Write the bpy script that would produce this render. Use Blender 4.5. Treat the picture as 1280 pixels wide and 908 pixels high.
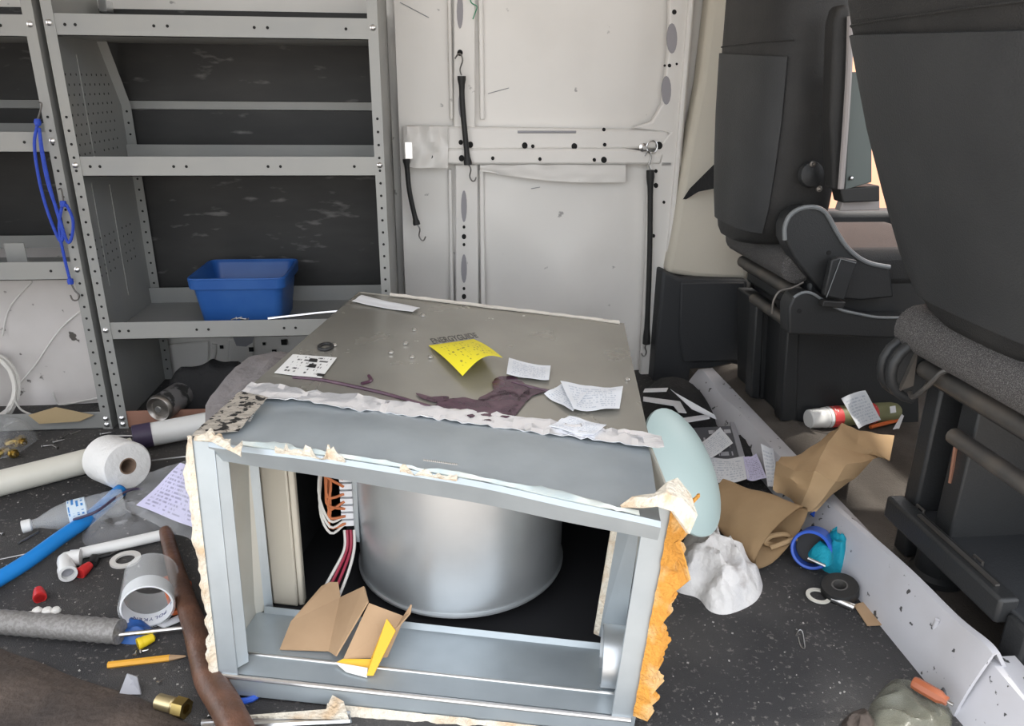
import bpy, bmesh, math, random
from mathutils import Vector as V, Matrix, noise as mnoise
for o in list(bpy.data.objects): bpy.data.objects.remove(o)
S = bpy.context.scene
COL = S.collection
PI = math.pi
# ------------------------------------------------------------------ camera
F_PX, PITCH, YAW, ROLL = 950.0, math.radians(20.3), math.radians(5.5), 0.010
CAM = V((0, 0, 1.0))
FW = V((math.sin(YAW)*math.cos(PITCH), math.cos(YAW)*math.cos(PITCH), -math.sin(PITCH)))
_r0 = V((math.cos(YAW), -math.sin(YAW), 0)); _u0 = _r0.cross(FW)
RT = _r0*math.cos(ROLL)+_u0*math.sin(ROLL); UP = RT.cross(FW)
cd = bpy.data.cameras.new('camera'); cam = bpy.data.objects.new('camera', cd); COL.objects.link(cam)
cam.matrix_world = Matrix(((RT.x, UP.x, -FW.x, CAM.x), (RT.y, UP.y, -FW.y, CAM.y), (RT.z, UP.z, -FW.z, CAM.z), (0, 0, 0, 1)))
cd.sensor_width = 36; cd.lens = 36*F_PX/1280; cd.clip_start = .02
S.camera = cam
# ------------------------------------------------------------------ light and exposure
S.view_settings.view_transform = 'Standard'; S.view_settings.look = 'None'
S.view_settings.gamma = 1; S.view_settings.use_curve_mapping = False
S.view_settings.exposure = 0.68
W = bpy.data.worlds.new('sky'); S.world = W; W.use_nodes = True
wn = W.node_tree; bg = wn.nodes['Background']
sky = wn.nodes.new('ShaderNodeTexSky'); sky.sky_type = 'NISHITA'; sky.sun_disc = False
sky.sun_elevation = math.radians(50); sky.sun_rotation = math.radians(60); sky.air_density = 1.0; sky.dust_density = 3.0
mixw = wn.nodes.new('ShaderNodeMixRGB'); mixw.inputs[0].default_value = .7; mixw.inputs[2].default_value = (4.75, 4.7, 4.6, 1)
wn.links.new(sky.outputs[0], mixw.inputs[1]); wn.links.new(mixw.outputs[0], bg.inputs[0])
bg.inputs[1].default_value = 0.42
sd = bpy.data.lights.new('sun', 'SUN'); sd.energy = 3.2; sd.angle = math.radians(2); sd.color = (1, .95, .87)
sun = bpy.data.objects.new('sun', sd); COL.objects.link(sun)
sun.rotation_euler = V((-.75, .10, -1.0)).to_track_quat('-Z', 'Y').to_euler()     # from the front of the van, over the windscreen
# ------------------------------------------------------------------ pixel helpers (a pixel gives a direction; the distance comes from floor, wall or thing)
def ray(x, y): return FW+RT*((x-640)/F_PX)-UP*((y-454)/F_PX)
def P(x, y, z=0.0):
    d = ray(x, y); return CAM+d*((z-CAM.z)/d.z)
def PY(x, y, Y):
    d = ray(x, y); return CAM+d*((Y-CAM.y)/d.y)
def PX(x, y, X):
    d = ray(x, y); return CAM+d*((X-CAM.x)/d.x)
def PP(x, y, o, n):
    d = ray(x, y); return CAM+d*((o-CAM).dot(n)/d.dot(n))
rnd = random.Random(7)
# ------------------------------------------------------------------ materials
def new_mat(name):
    m = bpy.data.materials.new(name); m.use_nodes = True
    return m, m.node_tree, m.node_tree.nodes['Principled BSDF']
def mat(name, col, rough=.5, metal=0., col2=None, ns=8., lo=.45, hi=.65, bump=0., bs=150., stretch=None, spec=.5, trans=0., ior=1.45, alpha=1., det=6, col3=None, ns3=60., lo3=.62, hi3=.7, rvar=0., sheen=0.):
    m, t, b = new_mat(name); L = t.links.new
    b.inputs['Base Color'].default_value = (*col, 1); b.inputs['Roughness'].default_value = rough
    b.inputs['Metallic'].default_value = metal; b.inputs['Specular IOR Level'].default_value = spec
    b.inputs['Transmission Weight'].default_value = trans; b.inputs['IOR'].default_value = ior; b.inputs['Alpha'].default_value = alpha
    if sheen: b.inputs['Sheen Weight'].default_value = sheen
    tc = t.nodes.new('ShaderNodeTexCoord'); src = tc.outputs['Object']
    if stretch:
        mp = t.nodes.new('ShaderNodeMapping'); mp.inputs['Scale'].default_value = stretch; L(src, mp.inputs[0]); src = mp.outputs[0]
    def nz(scale, d=det):
        n = t.nodes.new('ShaderNodeTexNoise'); n.inputs['Scale'].default_value = scale; n.inputs['Detail'].default_value = d; L(src, n.inputs['Vector']); return n
    def mask(scale, l, h):
        n = nz(scale); mr = t.nodes.new('ShaderNodeMapRange'); mr.inputs[1].default_value = l; mr.inputs[2].default_value = h
        L(n.outputs[0], mr.inputs[0]); return mr.outputs[0]
    cur = None
    if col2:
        mx = t.nodes.new('ShaderNodeMixRGB'); mx.inputs[1].default_value = (*col, 1); mx.inputs[2].default_value = (*col2, 1)
        L(mask(ns, lo, hi), mx.inputs[0]); cur = mx.outputs[0]
    if col3:
        m3 = t.nodes.new('ShaderNodeMixRGB'); m3.inputs[1].default_value = (*col, 1); m3.inputs[2].default_value = (*col3, 1)
        if cur: L(cur, m3.inputs[1])
        L(mask(ns3, lo3, hi3), m3.inputs[0]); cur = m3.outputs[0]
    if cur: L(cur, b.inputs['Base Color'])
    if rvar:
        mr = t.nodes.new('ShaderNodeMapRange'); mr.inputs[3].default_value = rough-rvar; mr.inputs[4].default_value = rough+rvar
        L(nz(ns*1.7).outputs[0], mr.inputs[0]); L(mr.outputs[0], b.inputs['Roughness'])
    if bump:
        bp = t.nodes.new('ShaderNodeBump'); bp.inputs['Strength'].default_value = bump; bp.inputs['Distance'].default_value = .01
        L(nz(bs).outputs[0], bp.inputs['Height']); L(bp.outputs[0], b.inputs['Normal'])
    return m
def print_mat(name, paper, ink, rows=9., cover=.5, cols=38., margin=.1, rough=.6, top=0.):
    """printed paper: rows of small marks from the sheet's UVs"""
    m, t, b = new_mat(name); L = t.links.new; b.inputs['Roughness'].default_value = rough
    uv = t.nodes.new('ShaderNodeTexCoord'); sp = t.nodes.new('ShaderNodeSeparateXYZ'); L(uv.outputs['UV'], sp.inputs[0])
    def mth(op, a, bv=None):
        n = t.nodes.new('ShaderNodeMath'); n.operation = op
        for i, q in enumerate((a, bv)):
            if q is None: continue
            if isinstance(q, (int, float)): n.inputs[i].default_value = q
            else: L(q, n.inputs[i])
        return n.outputs[0]
    u, v = sp.outputs[0], sp.outputs[1]
    vr = mth('MULTIPLY', v, rows); band = mth('LESS_THAN', mth('FRACT', vr), .52); row = mth('FLOOR', vr)
    cb = t.nodes.new('ShaderNodeCombineXYZ'); L(mth('MULTIPLY', u, cols), cb.inputs[0]); L(mth('MULTIPLY', row, 7.3), cb.inputs[1])
    n = t.nodes.new('ShaderNodeTexNoise'); n.inputs['Scale'].default_value = 1; n.inputs['Detail'].default_value = 3; L(cb.outputs[0], n.inputs['Vector'])
    k = mth('MULTIPLY', band, mth('GREATER_THAN', n.outputs[0], 1-cover))
    for q in (u, v):
        k = mth('MULTIPLY', k, mth('GREATER_THAN', q, margin)); k = mth('MULTIPLY', k, mth('LESS_THAN', q, 1-margin-(top if q is v else 0)))
    mx = t.nodes.new('ShaderNodeMixRGB'); mx.inputs[1].default_value = (*paper, 1); mx.inputs[2].default_value = (*ink, 1)
    L(k, mx.inputs[0]); L(mx.outputs[0], b.inputs['Base Color'])
    return m
M = {}
M['white_paint'] = mat('white_paint', (.74, .72, .69), .32, 0, (.68, .66, .63), 3, .5, .75, bump=.03, bs=6, col3=(.35, .34, .33), ns3=22, lo3=.70, hi3=.74)
M['sill_paint'] = mat('sill_paint', (.52, .52, .55), .38, 0, (.45, .44, .45), 5, .5, .8, col3=(.06, .06, .06), ns3=42, lo3=.665, hi3=.685)
M['rack_grey'] = mat('rack_grey', (.31, .31, .295), .5, .15, (.28, .285, .28), 5, .4, .7)
M['primer'] = mat('primer', (.33, .17, .12), .7)
M['liner'] = mat('liner', (.022, .022, .022), .55, 0, (.036, .035, .034), 4, .4, .7, col3=(.17, .165, .16), ns3=10, lo3=.63, hi3=.78, stretch=(1, 1, 3.2))
M['floor_mat'] = mat('floor_mat', (.036, .035, .036), .8, 0, (.085, .081, .077), 3, .42, .68, bump=.5, bs=420, col3=(.15, .14, .13), ns3=130, lo3=.60, hi3=.68, det=8)
M['cab_mat'] = mat('cab_mat', (.07, .06, .052), .85, 0, (.13, .115, .1), 6, .45, .75, bump=.5, bs=300, det=8)
M['hole'] = mat('hole', (.012, .012, .012), .9)
M['zinc'] = mat('zinc', (.72, .72, .72), .28, 1, bump=.03, bs=40)
M['galv'] = mat('galv', (.41, .455, .48), .36, .5, (.36, .40, .425), 14, .35, .7, bump=.05, bs=9, rvar=.06)
M['casing'] = mat('casing', (.40, .385, .34), .26, .55, (.35, .335, .295), 6, .35, .7, bump=.03, bs=5, rvar=.05)
M['drum'] = mat('drum', (.60, .63, .65), .36, .75, (.54, .57, .59), 10, .4, .7, bump=.04, bs=10)
M['cream_metal'] = mat('cream_metal', (.52, .48, .40), .45, .1)
M['inner_wall'] = mat('inner_wall', (.48, .47, .42), .4, .3, (.4, .38, .32), 5, .5, .8)
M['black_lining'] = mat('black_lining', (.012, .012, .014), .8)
M['foil'] = mat('foil', (.98, .98, 1.0), .22, .62, bump=.3, bs=28)
M['foil_print'] = mat('foil_print', (.62, .58, .52), .3, .7, (.05, .05, .05), 60, .53, .57, bump=.5, bs=45, stretch=(1, 1.6, 3))
M['fibre'] = mat('fibre', (.72, .33, .06), .95, 0, (.78, .55, .28), 24, .5, .72, bump=1, bs=160)
M['torn_paper'] = mat('torn_paper', (.72, .66, .55), .9, 0, (.62, .46, .3), 25, .5, .7, bump=.8, bs=120)
M['kraft'] = mat('kraft', (.44, .30, .165), .8, 0, (.38, .255, .135), 7, .4, .7, bump=.25, bs=25)
M['cardboard'] = mat('cardboard', (.42, .28, .165), .85, 0, (.36, .235, .135), 10, .4, .7)
M['yellow_card'] = mat('yellow_card', (.75, .42, .03), .6)
M['rope_white'] = mat('rope_white', (.66, .64, .6), .6)
M['pvc'] = mat('pvc', (.76, .76, .74), .35)
M['pvc_cream'] = mat('pvc_cream', (.70, .68, .60), .42, 0, (.62, .6, .52), 7, .5, .8)
M['tissue'] = mat('tissue', (.8, .79, .77), .95, 0, bump=.3, bs=80)
M['brown_core'] = mat('brown_core', (.25, .17, .12), .9)
M['purple'] = mat('purple', (.06, .045, .085), .5)
M['blue_plastic'] = mat('blue_plastic', (.018, .085, .30), .38, 0, (.03, .11, .34), 8, .45, .7)
M['blue_hose'] = mat('blue_hose', (.015, .24, .68), .35)
M['blue_cord'] = mat('blue_cord', (.02, .06, .42), .55, bump=.4, bs=250)
M['blue_rim'] = mat('blue_rim', (.03, .10, .5), .35)
M['red'] = mat('red', (.62, .03, .03), .4)
M['orange'] = mat('orange', (.62, .13, .03), .5)
M['yellow'] = mat('yellow', (.8, .58, .02), .45)
M['pencil'] = mat('pencil', (.72, .36, .04), .5)
M['brass'] = mat('brass', (.55, .40, .13), .3, 1, (.4, .3, .12), 20, .4, .7)
M['rubber'] = mat('rubber', (.018, .018, .018), .55)
M['wire_steel'] = mat('wire_steel', (.35, .34, .33), .35, 1)
M['dark_steel'] = mat('dark_steel', (.10, .095, .09), .45, .6, (.16, .14, .12), 14, .4, .7)
M['wood'] = mat('wood', (.085, .042, .026), .42, 0, (.14, .065, .04), 7, .4, .7, stretch=(3, 3, .6), bump=.2, bs=40)
M['clear'] = mat('clear', (.93, .95, .97), .08, trans=1, ior=1.12)
M['bag_film'] = mat('bag_film', (.85, .86, .88), .16, alpha=.17, bump=.8, bs=18)
M['dirty_film'] = mat('dirty_film', (.30, .30, .24), .3, alpha=.45, bump=.8, bs=16, col2=(.22, .22, .17), ns=9)
M['clear_film'] = mat('clear_film', (.82, .84, .84), .12, alpha=.24)
M['rag'] = mat('rag', (.74, .72, .70), .95, 0, (.58, .57, .57), 14, .45, .7, bump=1, bs=34, col3=(.20, .15, .13), ns3=11, lo3=.60, hi3=.74)
M['grey_cloth'] = mat('grey_cloth', (.20, .185, .185), .95, 0, (.15, .14, .14), 12, .4, .7, bump=.5, bs=90)
M['teal'] = mat('teal', (.0, .26, .36), .7, bump=.5, bs=60)
M['black_cloth'] = mat('black_cloth', (.014, .014, .015), .85, bump=.4, bs=70)
M['white_stripe'] = mat('white_stripe', (.66, .66, .68), .7)
M['mint'] = mat('mint', (.42, .53, .52), .42, bump=.02, bs=20)
M['seat_black'] = mat('seat_black', (.017, .017, .017), .62, 0, (.028, .027, .026), 8, .4, .7, bump=.25, bs=330)
M['seat_panel'] = mat('seat_panel', (.030, .0315, .033), .55, 0, (.037, .0385, .04), 9, .4, .7, bump=.2, bs=300)
M['seat_tweed'] = mat('seat_tweed', (.07, .066, .065), .95, 0, (.22, .21, .205), 620, .48, .62, bump=.8, bs=500)
M['shield'] = mat('shield', (.022, .023, .024), .45, bump=.12, bs=260)
M['shield_edge'] = mat('shield_edge', (.16, .17, .175), .4)
M['beige'] = mat('beige', (.56, .52, .44), .6, bump=.06, bs=200)
M['trim_black'] = mat('trim_black', (.030, .032, .035), .6, bump=.15, bs=240)
M['armrest_plate'] = mat('armrest_plate', (.10, .12, .115), .5)
M['grey_edge'] = mat('grey_edge', (.28, .26, .255), .45)
M['spill'] = mat('spill', (.055, .022, .04), .18, 0, (.10, .05, .07), 30, .4, .7)
M['receipt'] = print_mat('receipt', (.72, .74, .77), (.5, .54, .6), 11, .5, 30, .1)
M['letter'] = print_mat('letter', (.62, .60, .80), (.36, .35, .5), 14, .5, 22, .08)
M['notice'] = print_mat('notice', (.86, .74, .03), (.32, .26, .04), 10, .42, 30, .12, top=.05)
M['tag_white'] = print_mat('tag_white', (.74, .74, .72), (.10, .10, .10), 7, .45, 16, .08)
M['paper_plain'] = mat('paper_plain', (.74, .75, .77), .7)
M['ink'] = mat('ink', (.02, .02, .02), .6)
M['ink_blue'] = mat('ink_blue', (.03, .04, .16), .6)
M['bottle_label'] = print_mat('bottle_label', (.62, .72, .8), (.05, .22, .55), 4, .5, 12, .05)
M['can_label'] = mat('can_label', (.30, .29, .29), .3, .5, (.08, .08, .08), 30, .5, .56)
M['can_steel'] = mat('can_steel', (.30, .28, .26), .35, .9)
M['olive'] = print_mat('olive', (.20, .20, .10), (.5, .5, .42), 5, .4, 14, .05)
M['label_red'] = print_mat('label_red', (.6, .05, .05), (.75, .7, .65), 5, .42, 14, .08)
M['cover_dark'] = print_mat('cover_dark', (.10, .10, .11), (.5, .5, .52), 6, .45, 7, .04)
M['grey_plastic'] = mat('grey_plastic', (.30, .30, .32), .5)
M['braid'] = mat('braid', (.26, .25, .24), .5, .3, (.20, .19, .18), 160, .45, .55)
M['brown_mat'] = mat('brown_mat', (.045, .035, .03), .8, 0, (.10, .075, .06), 6, .4, .7, bump=.7, bs=60, col3=(.22, .17, .14), ns3=12, lo3=.66, hi3=.76)
M['ground'] = mat('ground', (.42, .37, .32), .9, 0, (.36, .31, .27), 2, .4, .7)
M['peach'] = mat('peach', (.80, .42, .27), .8, 0, (.72, .36, .22), 1.5, .4, .7)
M['copper'] = mat('copper', (.5, .26, .18), .4, .8)
M['wire_red'] = mat('wire_red', (.32, .03, .06), .45)
M['wire_orange'] = mat('wire_orange', (.5, .16, .06), .5)
M['green'] = mat('green', (.05, .28, .16), .5)
M['amber'] = mat('amber', (.33, .10, .045), .35)
M['crumb'] = mat('crumb', (.42, .40, .37), .8)
# ------------------------------------------------------------------ mesh builder
class MB:
    def __init__(s): s.v = []; s.f = []; s.uv = {}
    def add(s, vs, fs, uvs=None):
        k = len(s.v); s.v += [V(q) for q in vs]
        for i, f in enumerate(fs):
            if uvs: s.uv[len(s.f)] = uvs[i]
            s.f.append([k+j for j in f])
        return s
    def box(s, c, d, R=None):
        c = V(c); h = V(d)/2; vs = []
        for x in (-1, 1):
            for y in (-1, 1):
                for z in (-1, 1):
                    q = V((x*h.x, y*h.y, z*h.z)); vs.append(c+(R @ q if R else q))
        return s.add(vs, [(0, 1, 3, 2), (4, 6, 7, 5), (0, 4, 5, 1), (2, 3, 7, 6), (0, 2, 6, 4), (1, 5, 7, 3)])
    def span(s, a, b):
        a, b = V(a), V(b); return s.box((a+b)/2, (abs(b.x-a.x), abs(b.y-a.y), abs(b.z-a.z)))
    def prism(s, pts, vec):
        n = len(pts); vec = V(vec); vs = [V(p) for p in pts]+[V(p)+vec for p in pts]
        fs = [tuple(range(n)), tuple(range(2*n-1, n-1, -1))]+[(i, (i+1) % n, n+(i+1) % n, n+i) for i in range(n)]
        return s.add(vs, fs)
    def tube(s, path, r, n=10, closed=False, caps=True, hollow=0):
        path = [V(p) for p in path]; k = len(path); rs = r if isinstance(r, (list, tuple)) else [r]*k
        rings = []; prev = None
        for i, p in enumerate(path):
            if closed: d = path[(i+1) % k]-path[i-1]
            else: d = path[min(i+1, k-1)]-path[max(i-1, 0)]
            d.normalize()
            if prev is None:
                a = d.cross(V((0, 0, 1)))
                if a.length < .05: a = d.cross(V((1, 0, 0)))
            else: a = prev-d*prev.dot(d)
            a.normalize(); prev = a; b = d.cross(a)
            rings.append([p+(a*math.cos(2*PI*j/n)+b*math.sin(2*PI*j/n))*rs[i] for j in range(n)])
        return s.rings(rings, closed, caps)
    def rings(s, rings, closed=False, caps=True):
        n = len(rings[0]); k = len(rings); vs = [q for r in rings for q in r]; fs = []
        for i in range(k if closed else k-1):
            a, b = i*n, ((i+1) % k)*n
            for j in range(n): fs.append((a+j, a+(j+1) % n, b+(j+1) % n, b+j))
        if caps and not closed: fs += [tuple(range(n-1, -1, -1)), tuple(range((k-1)*n, k*n))]
        return s.add(vs, fs)
    def lathe(s, prof, o, ax=(0, 0, 1), n=24, closed=False, ref=None):
        o = V(o); ax = V(ax).normalized(); a = V(ref) if ref else (ax.cross(V((0, 0, 1))) if abs(ax.z) < .95 else V((1, 0, 0)))
        a = (a-ax*a.dot(ax)).normalized(); b = ax.cross(a)
        rings = [[o+ax*h+(a*math.cos(2*PI*j/n)+b*math.sin(2*PI*j/n))*max(r, .0002) for j in range(n)] for r, h in prof]
        return s.rings(rings, closed, caps=not closed)
    def grid(s, g, th=.0):
        """g[i][j] points; i along v, j along u; th gives a second face behind"""
        R, C = len(g), len(g[0]); vs = [V(p) for row in g for p in row]; fs = []; uvs = []
        for i in range(R-1):
            for j in range(C-1):
                fs.append((i*C+j, i*C+j+1, (i+1)*C+j+1, (i+1)*C+j))
                uvs.append([(j/(C-1), i/(R-1)), ((j+1)/(C-1), i/(R-1)), ((j+1)/(C-1), (i+1)/(R-1)), (j/(C-1), (i+1)/(R-1))])
        if th:
            nn = len(vs); nor = []
            for i in range(R):
                for j in range(C):
                    du = vs[i*C+min(j+1, C-1)]-vs[i*C+max(j-1, 0)]; dv = vs[min(i+1, R-1)*C+j]-vs[max(i-1, 0)*C+j]
                    nor.append(du.cross(dv).normalized())
            vs += [vs[q]-nor[q]*th for q in range(nn)]
            m = len(fs); fs += [tuple(nn+q for q in reversed(f)) for f in fs[:m]]; uvs += [list(reversed(u)) for u in uvs[:m]]
            edge = [j for j in range(C)]+[i*C+C-1 for i in range(1, R)]+[(R-1)*C+j for j in range(C-2, -1, -1)]+[i*C for i in range(R-2, 0, -1)]
            for q in range(len(edge)):
                a, b = edge[q], edge[(q+1) % len(edge)]; fs.append((b, a, nn+a, nn+b)); uvs.append([(0, 0)]*4)
        return s.add(vs, fs, uvs)
    def build(s, name, m, parent=None, smooth=True, bevel=0, seg=2, ang=38, org=None):
        if parent is not None: o0 = ORG[parent.name]
        else:
            if org is None:
                lo = V((min(q.x for q in s.v), min(q.y for q in s.v), min(q.z for q in s.v))); hi = V((max(q.x for q in s.v), max(q.y for q in s.v), max(q.z for q in s.v)))
                org = V(((lo.x+hi.x)/2, (lo.y+hi.y)/2, lo.z))
            o0 = V(org)
        me = bpy.data.meshes.new(name); me.from_pydata([q-o0 for q in s.v], [], s.f)
        if s.uv:
            ul = me.uv_layers.new(name='uv')
            for p in me.polygons:
                u = s.uv.get(p.index)
                if u:
                    for li, c in zip(p.loop_indices, u): ul.data[li].uv = c
        bm = bmesh.new(); bm.from_mesh(me); bmesh.ops.recalc_face_normals(bm, faces=bm.faces); bm.to_mesh(me); bm.free()
        me.materials.append(M[m] if isinstance(m, str) else m)
        if smooth:
            for p in me.polygons: p.use_smooth = True
            me.set_sharp_from_angle(angle=math.radians(ang))
        o = bpy.data.objects.new(name, me); COL.objects.link(o)
        if parent is not None: o.parent = parent
        else: o.location = o0
        ORG[o.name] = o0
        if bevel:
            bv = o.modifiers.new('bevel', 'BEVEL'); bv.width = bevel; bv.segments = seg; bv.limit_method = 'ANGLE'; bv.angle_limit = math.radians(40)
        return o
ORG = {}
def thing(name, label, cat, loc, group=None):
    o = bpy.data.objects.new(name, None); o.empty_display_size = .05; COL.objects.link(o); o.location = loc; ORG[o.name] = V(loc)
    return tag(o, label, cat, group)
def tag(o, label, cat, group=None):
    o['label'] = label; o['category'] = cat
    if group: o['group'] = group
    return o
def struct(o, label=None):
    o['kind'] = 'structure'
    if label: o['label'] = label
    return o
def stuff(o): o['kind'] = 'stuff'; return o
def lerp(a, b, t): return a+(b-a)*t
def resample(pts, n, closed=True):
    pts = [V(p) for p in pts]; q = pts+[pts[0]] if closed else pts
    L = [0]
    for i in range(len(q)-1): L.append(L[-1]+(q[i+1]-q[i]).length)
    out = []
    for k in range(n):
        t = L[-1]*k/(n if closed else n-1); i = max(j for j in range(len(L)-1) if L[j] <= t+1e-9)
        out.append(lerp(q[i], q[i+1], (t-L[i])/max(L[i+1]-L[i], 1e-9)))
    return out
def smoothpath(pts, n=24, closed=False):
    """Catmull-Rom through the points"""
    p = [V(q) for q in pts]; k = len(p); out = []
    segs = k if closed else k-1; per = max(2, n//segs)
    for i in range(segs):
        a, b, c, d = (p[(i-1) % k], p[i], p[(i+1) % k], p[(i+2) % k]) if closed else (p[max(i-1, 0)], p[i], p[i+1], p[min(i+2, k-1)])
        for j in range(per):
            t = j/per; out.append(.5*((2*b)+(c-a)*t+(2*a-5*b+4*c-d)*t*t+(3*b-3*c+d-a)*t**3))
    if not closed: out.append(p[-1])
    return out
def heap(outline, h, amp=.3, seed=0, rings=9, per=56, power=2.2, fs=18., base=0.0, ridge=True):
    """a crumpled solid lying on the ground inside an outline"""
    o = resample(smoothpath(outline, 60, True), per); c = sum(o, V())/per; mb = MB(); R = []
    off = V((seed*3.1, seed*1.7, seed))
    for k in range(rings+1):
        t = 1-k/rings; ring = []
        for p in o:
            q = c+(p-c)*max(t, .02); zz = h*(1-t**power)
            nv = mnoise.noise((q*fs)+off); nv = (1-2*abs(nv)) if ridge else nv
            if k > 0: zz = max(.002, zz*(1-amp)+h*amp*(nv*.5+.5)*(1-t**4)*1.6)
            ring.append(V((q.x, q.y, base+zz)))
        R.append(ring)
    return mb.rings(R)
def flat(pts, th=.002, n=None):
    """polygon sheet of given thickness; thickness goes along the normal"""
    pts = [V(p) for p in pts]; nn = V()
    for i in range(len(pts)): nn += (pts[i]-pts[0]).cross(pts[(i+1) % len(pts)]-pts[0])
    nn.normalize()
    if nn.z < 0: nn = -nn
    return MB().prism(pts, nn*th)
def sheet4(a, b, c, d, curl=0., nu=8, nv=8, th=.0009, wob=0., seed=0, ang=0.):
    """a..d = corners (a-b bottom row, d-c top row), curled up and wobbly"""
    a, b, c, d = V(a), V(b), V(c), V(d); n = (b-a).cross(d-a).normalized(); g = []
    if n.z < 0: n = -n
    for i in range(nv+1):
        row = []
        for j in range(nu+1):
            u, v = j/nu, i/nv; p = lerp(lerp(a, b, u), lerp(d, c, u), v)
            w = curl*4*((u-.5)*math.cos(ang)+(v-.5)*math.sin(ang))**2
            w += wob*mnoise.noise(V((u*2.3+seed, v*2.1, seed*1.3)))
            row.append(p+n*(w+abs(wob)*.5))
        g.append(row)
    return MB().grid(g, th)
def text_on(body, parent, m, o, ux, uy, size, lift=.0006, name='lettering', sx=1.):
    cu = bpy.data.curves.new('t', 'FONT'); cu.body = body; cu.size = 1; cu.align_x = 'CENTER'; cu.align_y = 'CENTER'; cu.extrude = .01
    ob = bpy.data.objects.new('t', cu); COL.objects.link(ob)
    dg = bpy.context.evaluated_depsgraph_get(); me = bpy.data.meshes.new_from_object(ob.evaluated_get(dg))
    bpy.data.objects.remove(ob); ux = V(ux).normalized(); uy = V(uy).normalized(); n = ux.cross(uy); mb = MB()
    mb.v = [V(o)+ux*(q.co.x*size*sx)+uy*(q.co.y*size)+n*(lift+q.co.z*.02) for q in me.vertices]; mb.f = [list(p.vertices) for p in me.polygons]
    return mb.build(name, m, parent, smooth=False)
def jag_strip(path, wdir, w0, ndir, th, jag, seed, n=60):
    """torn strip: path points, wdir = direction of the torn side, jagged width, thickness along ndir"""
    p = resample(path, n, False); r = random.Random(seed); wdir = V(wdir); ndir = V(ndir); g0 = []; g1 = []; g2 = []
    for i, q in enumerate(p):
        s_ = i/(n-1)*24; w = w0*max(.15, 1+jag*(1.2*mnoise.noise(V((s_*.23, seed, 0)))+.7*mnoise.noise(V((s_*.9, seed+3, 0)))+.3*mnoise.noise(V((s_*2.7, seed+4, 0)))))
        t = th*(1+.6*mnoise.noise(V((s_*.9, seed+5, 0))))
        g0.append(q); g1.append(q+wdir*w*.55+ndir*t); g2.append(q+wdir*w)
    return MB().grid([g0, g1, g2], .004)
# ================================================================== the van
FLOOR_Y0, WALL_Y = .80, 2.66
floor = struct(MB().span((-2.7, FLOOR_Y0, -.05), (.865, 2.72, 0)).build('floor', 'floor_mat'))
cabf = MB()
g = []
for i in range(25):
    y = .55+(2.62-.55)*i/24; row = []
    for j in range(21):
        x = .875+1.5*j/20; z = .045+.010*mnoise.noise(V((x*5, y*5, 0)))+.022*math.exp(-((x-1.02)/.05)**2)*min(1, max(0, (y-1.5)*3))
        row.append((x, y, z))
    g.append(row)
struct(cabf.grid(g, .05).build('cab_floor', 'cab_mat'))
ground = struct(MB().span((-14, -14, -.75), (14, 14, -.70)).build('ground', 'ground'))
struct(MB().span((-3, 8, -.70), (12, 8.3, 4.5)).build('wall_outside', 'peach'))
struct(MB().span((-2.7, .74, 1.95), (2.3, 2.74, 1.79)).build('ceiling', 'white_paint'))
wall_back = struct(MB().span((-2.7, WALL_Y, 0), (.80, 2.70, 1.95)).build('wall_back', 'white_paint'))
struct(MB().span((.80, 2.60, 0), (1.12, 2.70, 1.95)).build('wall_pillar', 'white_paint'))
struct(MB().span((-2.7, .74, -.3), (-1.35, .79, 1.95)).build('wall_front', 'white_paint'))
LY = 2.635
za, zb, zc = PY(320, 14, LY).z, PY(320, 127, LY).z, PY(320, 136, LY).z
for z0, z1 in ((za, 1.60), (zc, zb)): pass
liner = [(-2.6, -.153, .30, zc-.004), (-2.6, -.153, zb, za)]
for x0, x1, z0, z1 in liner:
    MB().span((x0, LY, z0), (x1, LY+.012, z1)).build('liner_board', 'liner', wall_back, bevel=.002)
MB().span((-2.6, LY+.006, zc-.003), (-.153, WALL_Y, zb)).build('rib_strip', 'rack_grey', wall_back)
# stamped lower body side seen under the bottom shelf
for pts in ([(205, 430), (262, 425), (262, 470), (216, 476), (207, 470)], [(286, 422), (318, 420), (318, 468), (288, 470)]):
    MB().prism([PY(x, y, WALL_Y-.002) for x, y in pts], (0, -.012, 0)).build('stamped_panel', 'white_paint', wall_back, bevel=.006)
mb = MB(); mb.tube(smoothpath([PY(x, y, WALL_Y-.004) for x, y in [(228, 478), (226, 462), (236, 452), (264, 450), (268, 430)]], 20), .009)
mb.build('stamped_rib', 'white_paint', wall_back)
mb = MB()
for x, y, r in [(277, 434, .006), (314, 437, .008), (343, 440, .008), (355, 428, .010), (360, 445, .007), (330, 430, .005)]:
    c = PY(x, y, WALL_Y-.015); mb.box(c, (r*2, .003, r*2))
stuff(mb.build('square_hole', 'hole', wall_back))
MB().prism([PY(x, y, WALL_Y-.010) for x, y in [(291, 420), (318, 420), (316, 428), (308, 433), (296, 432)]], (0, -.005, 0)).build('access_hole', 'grey_plastic', wall_back)
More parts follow.
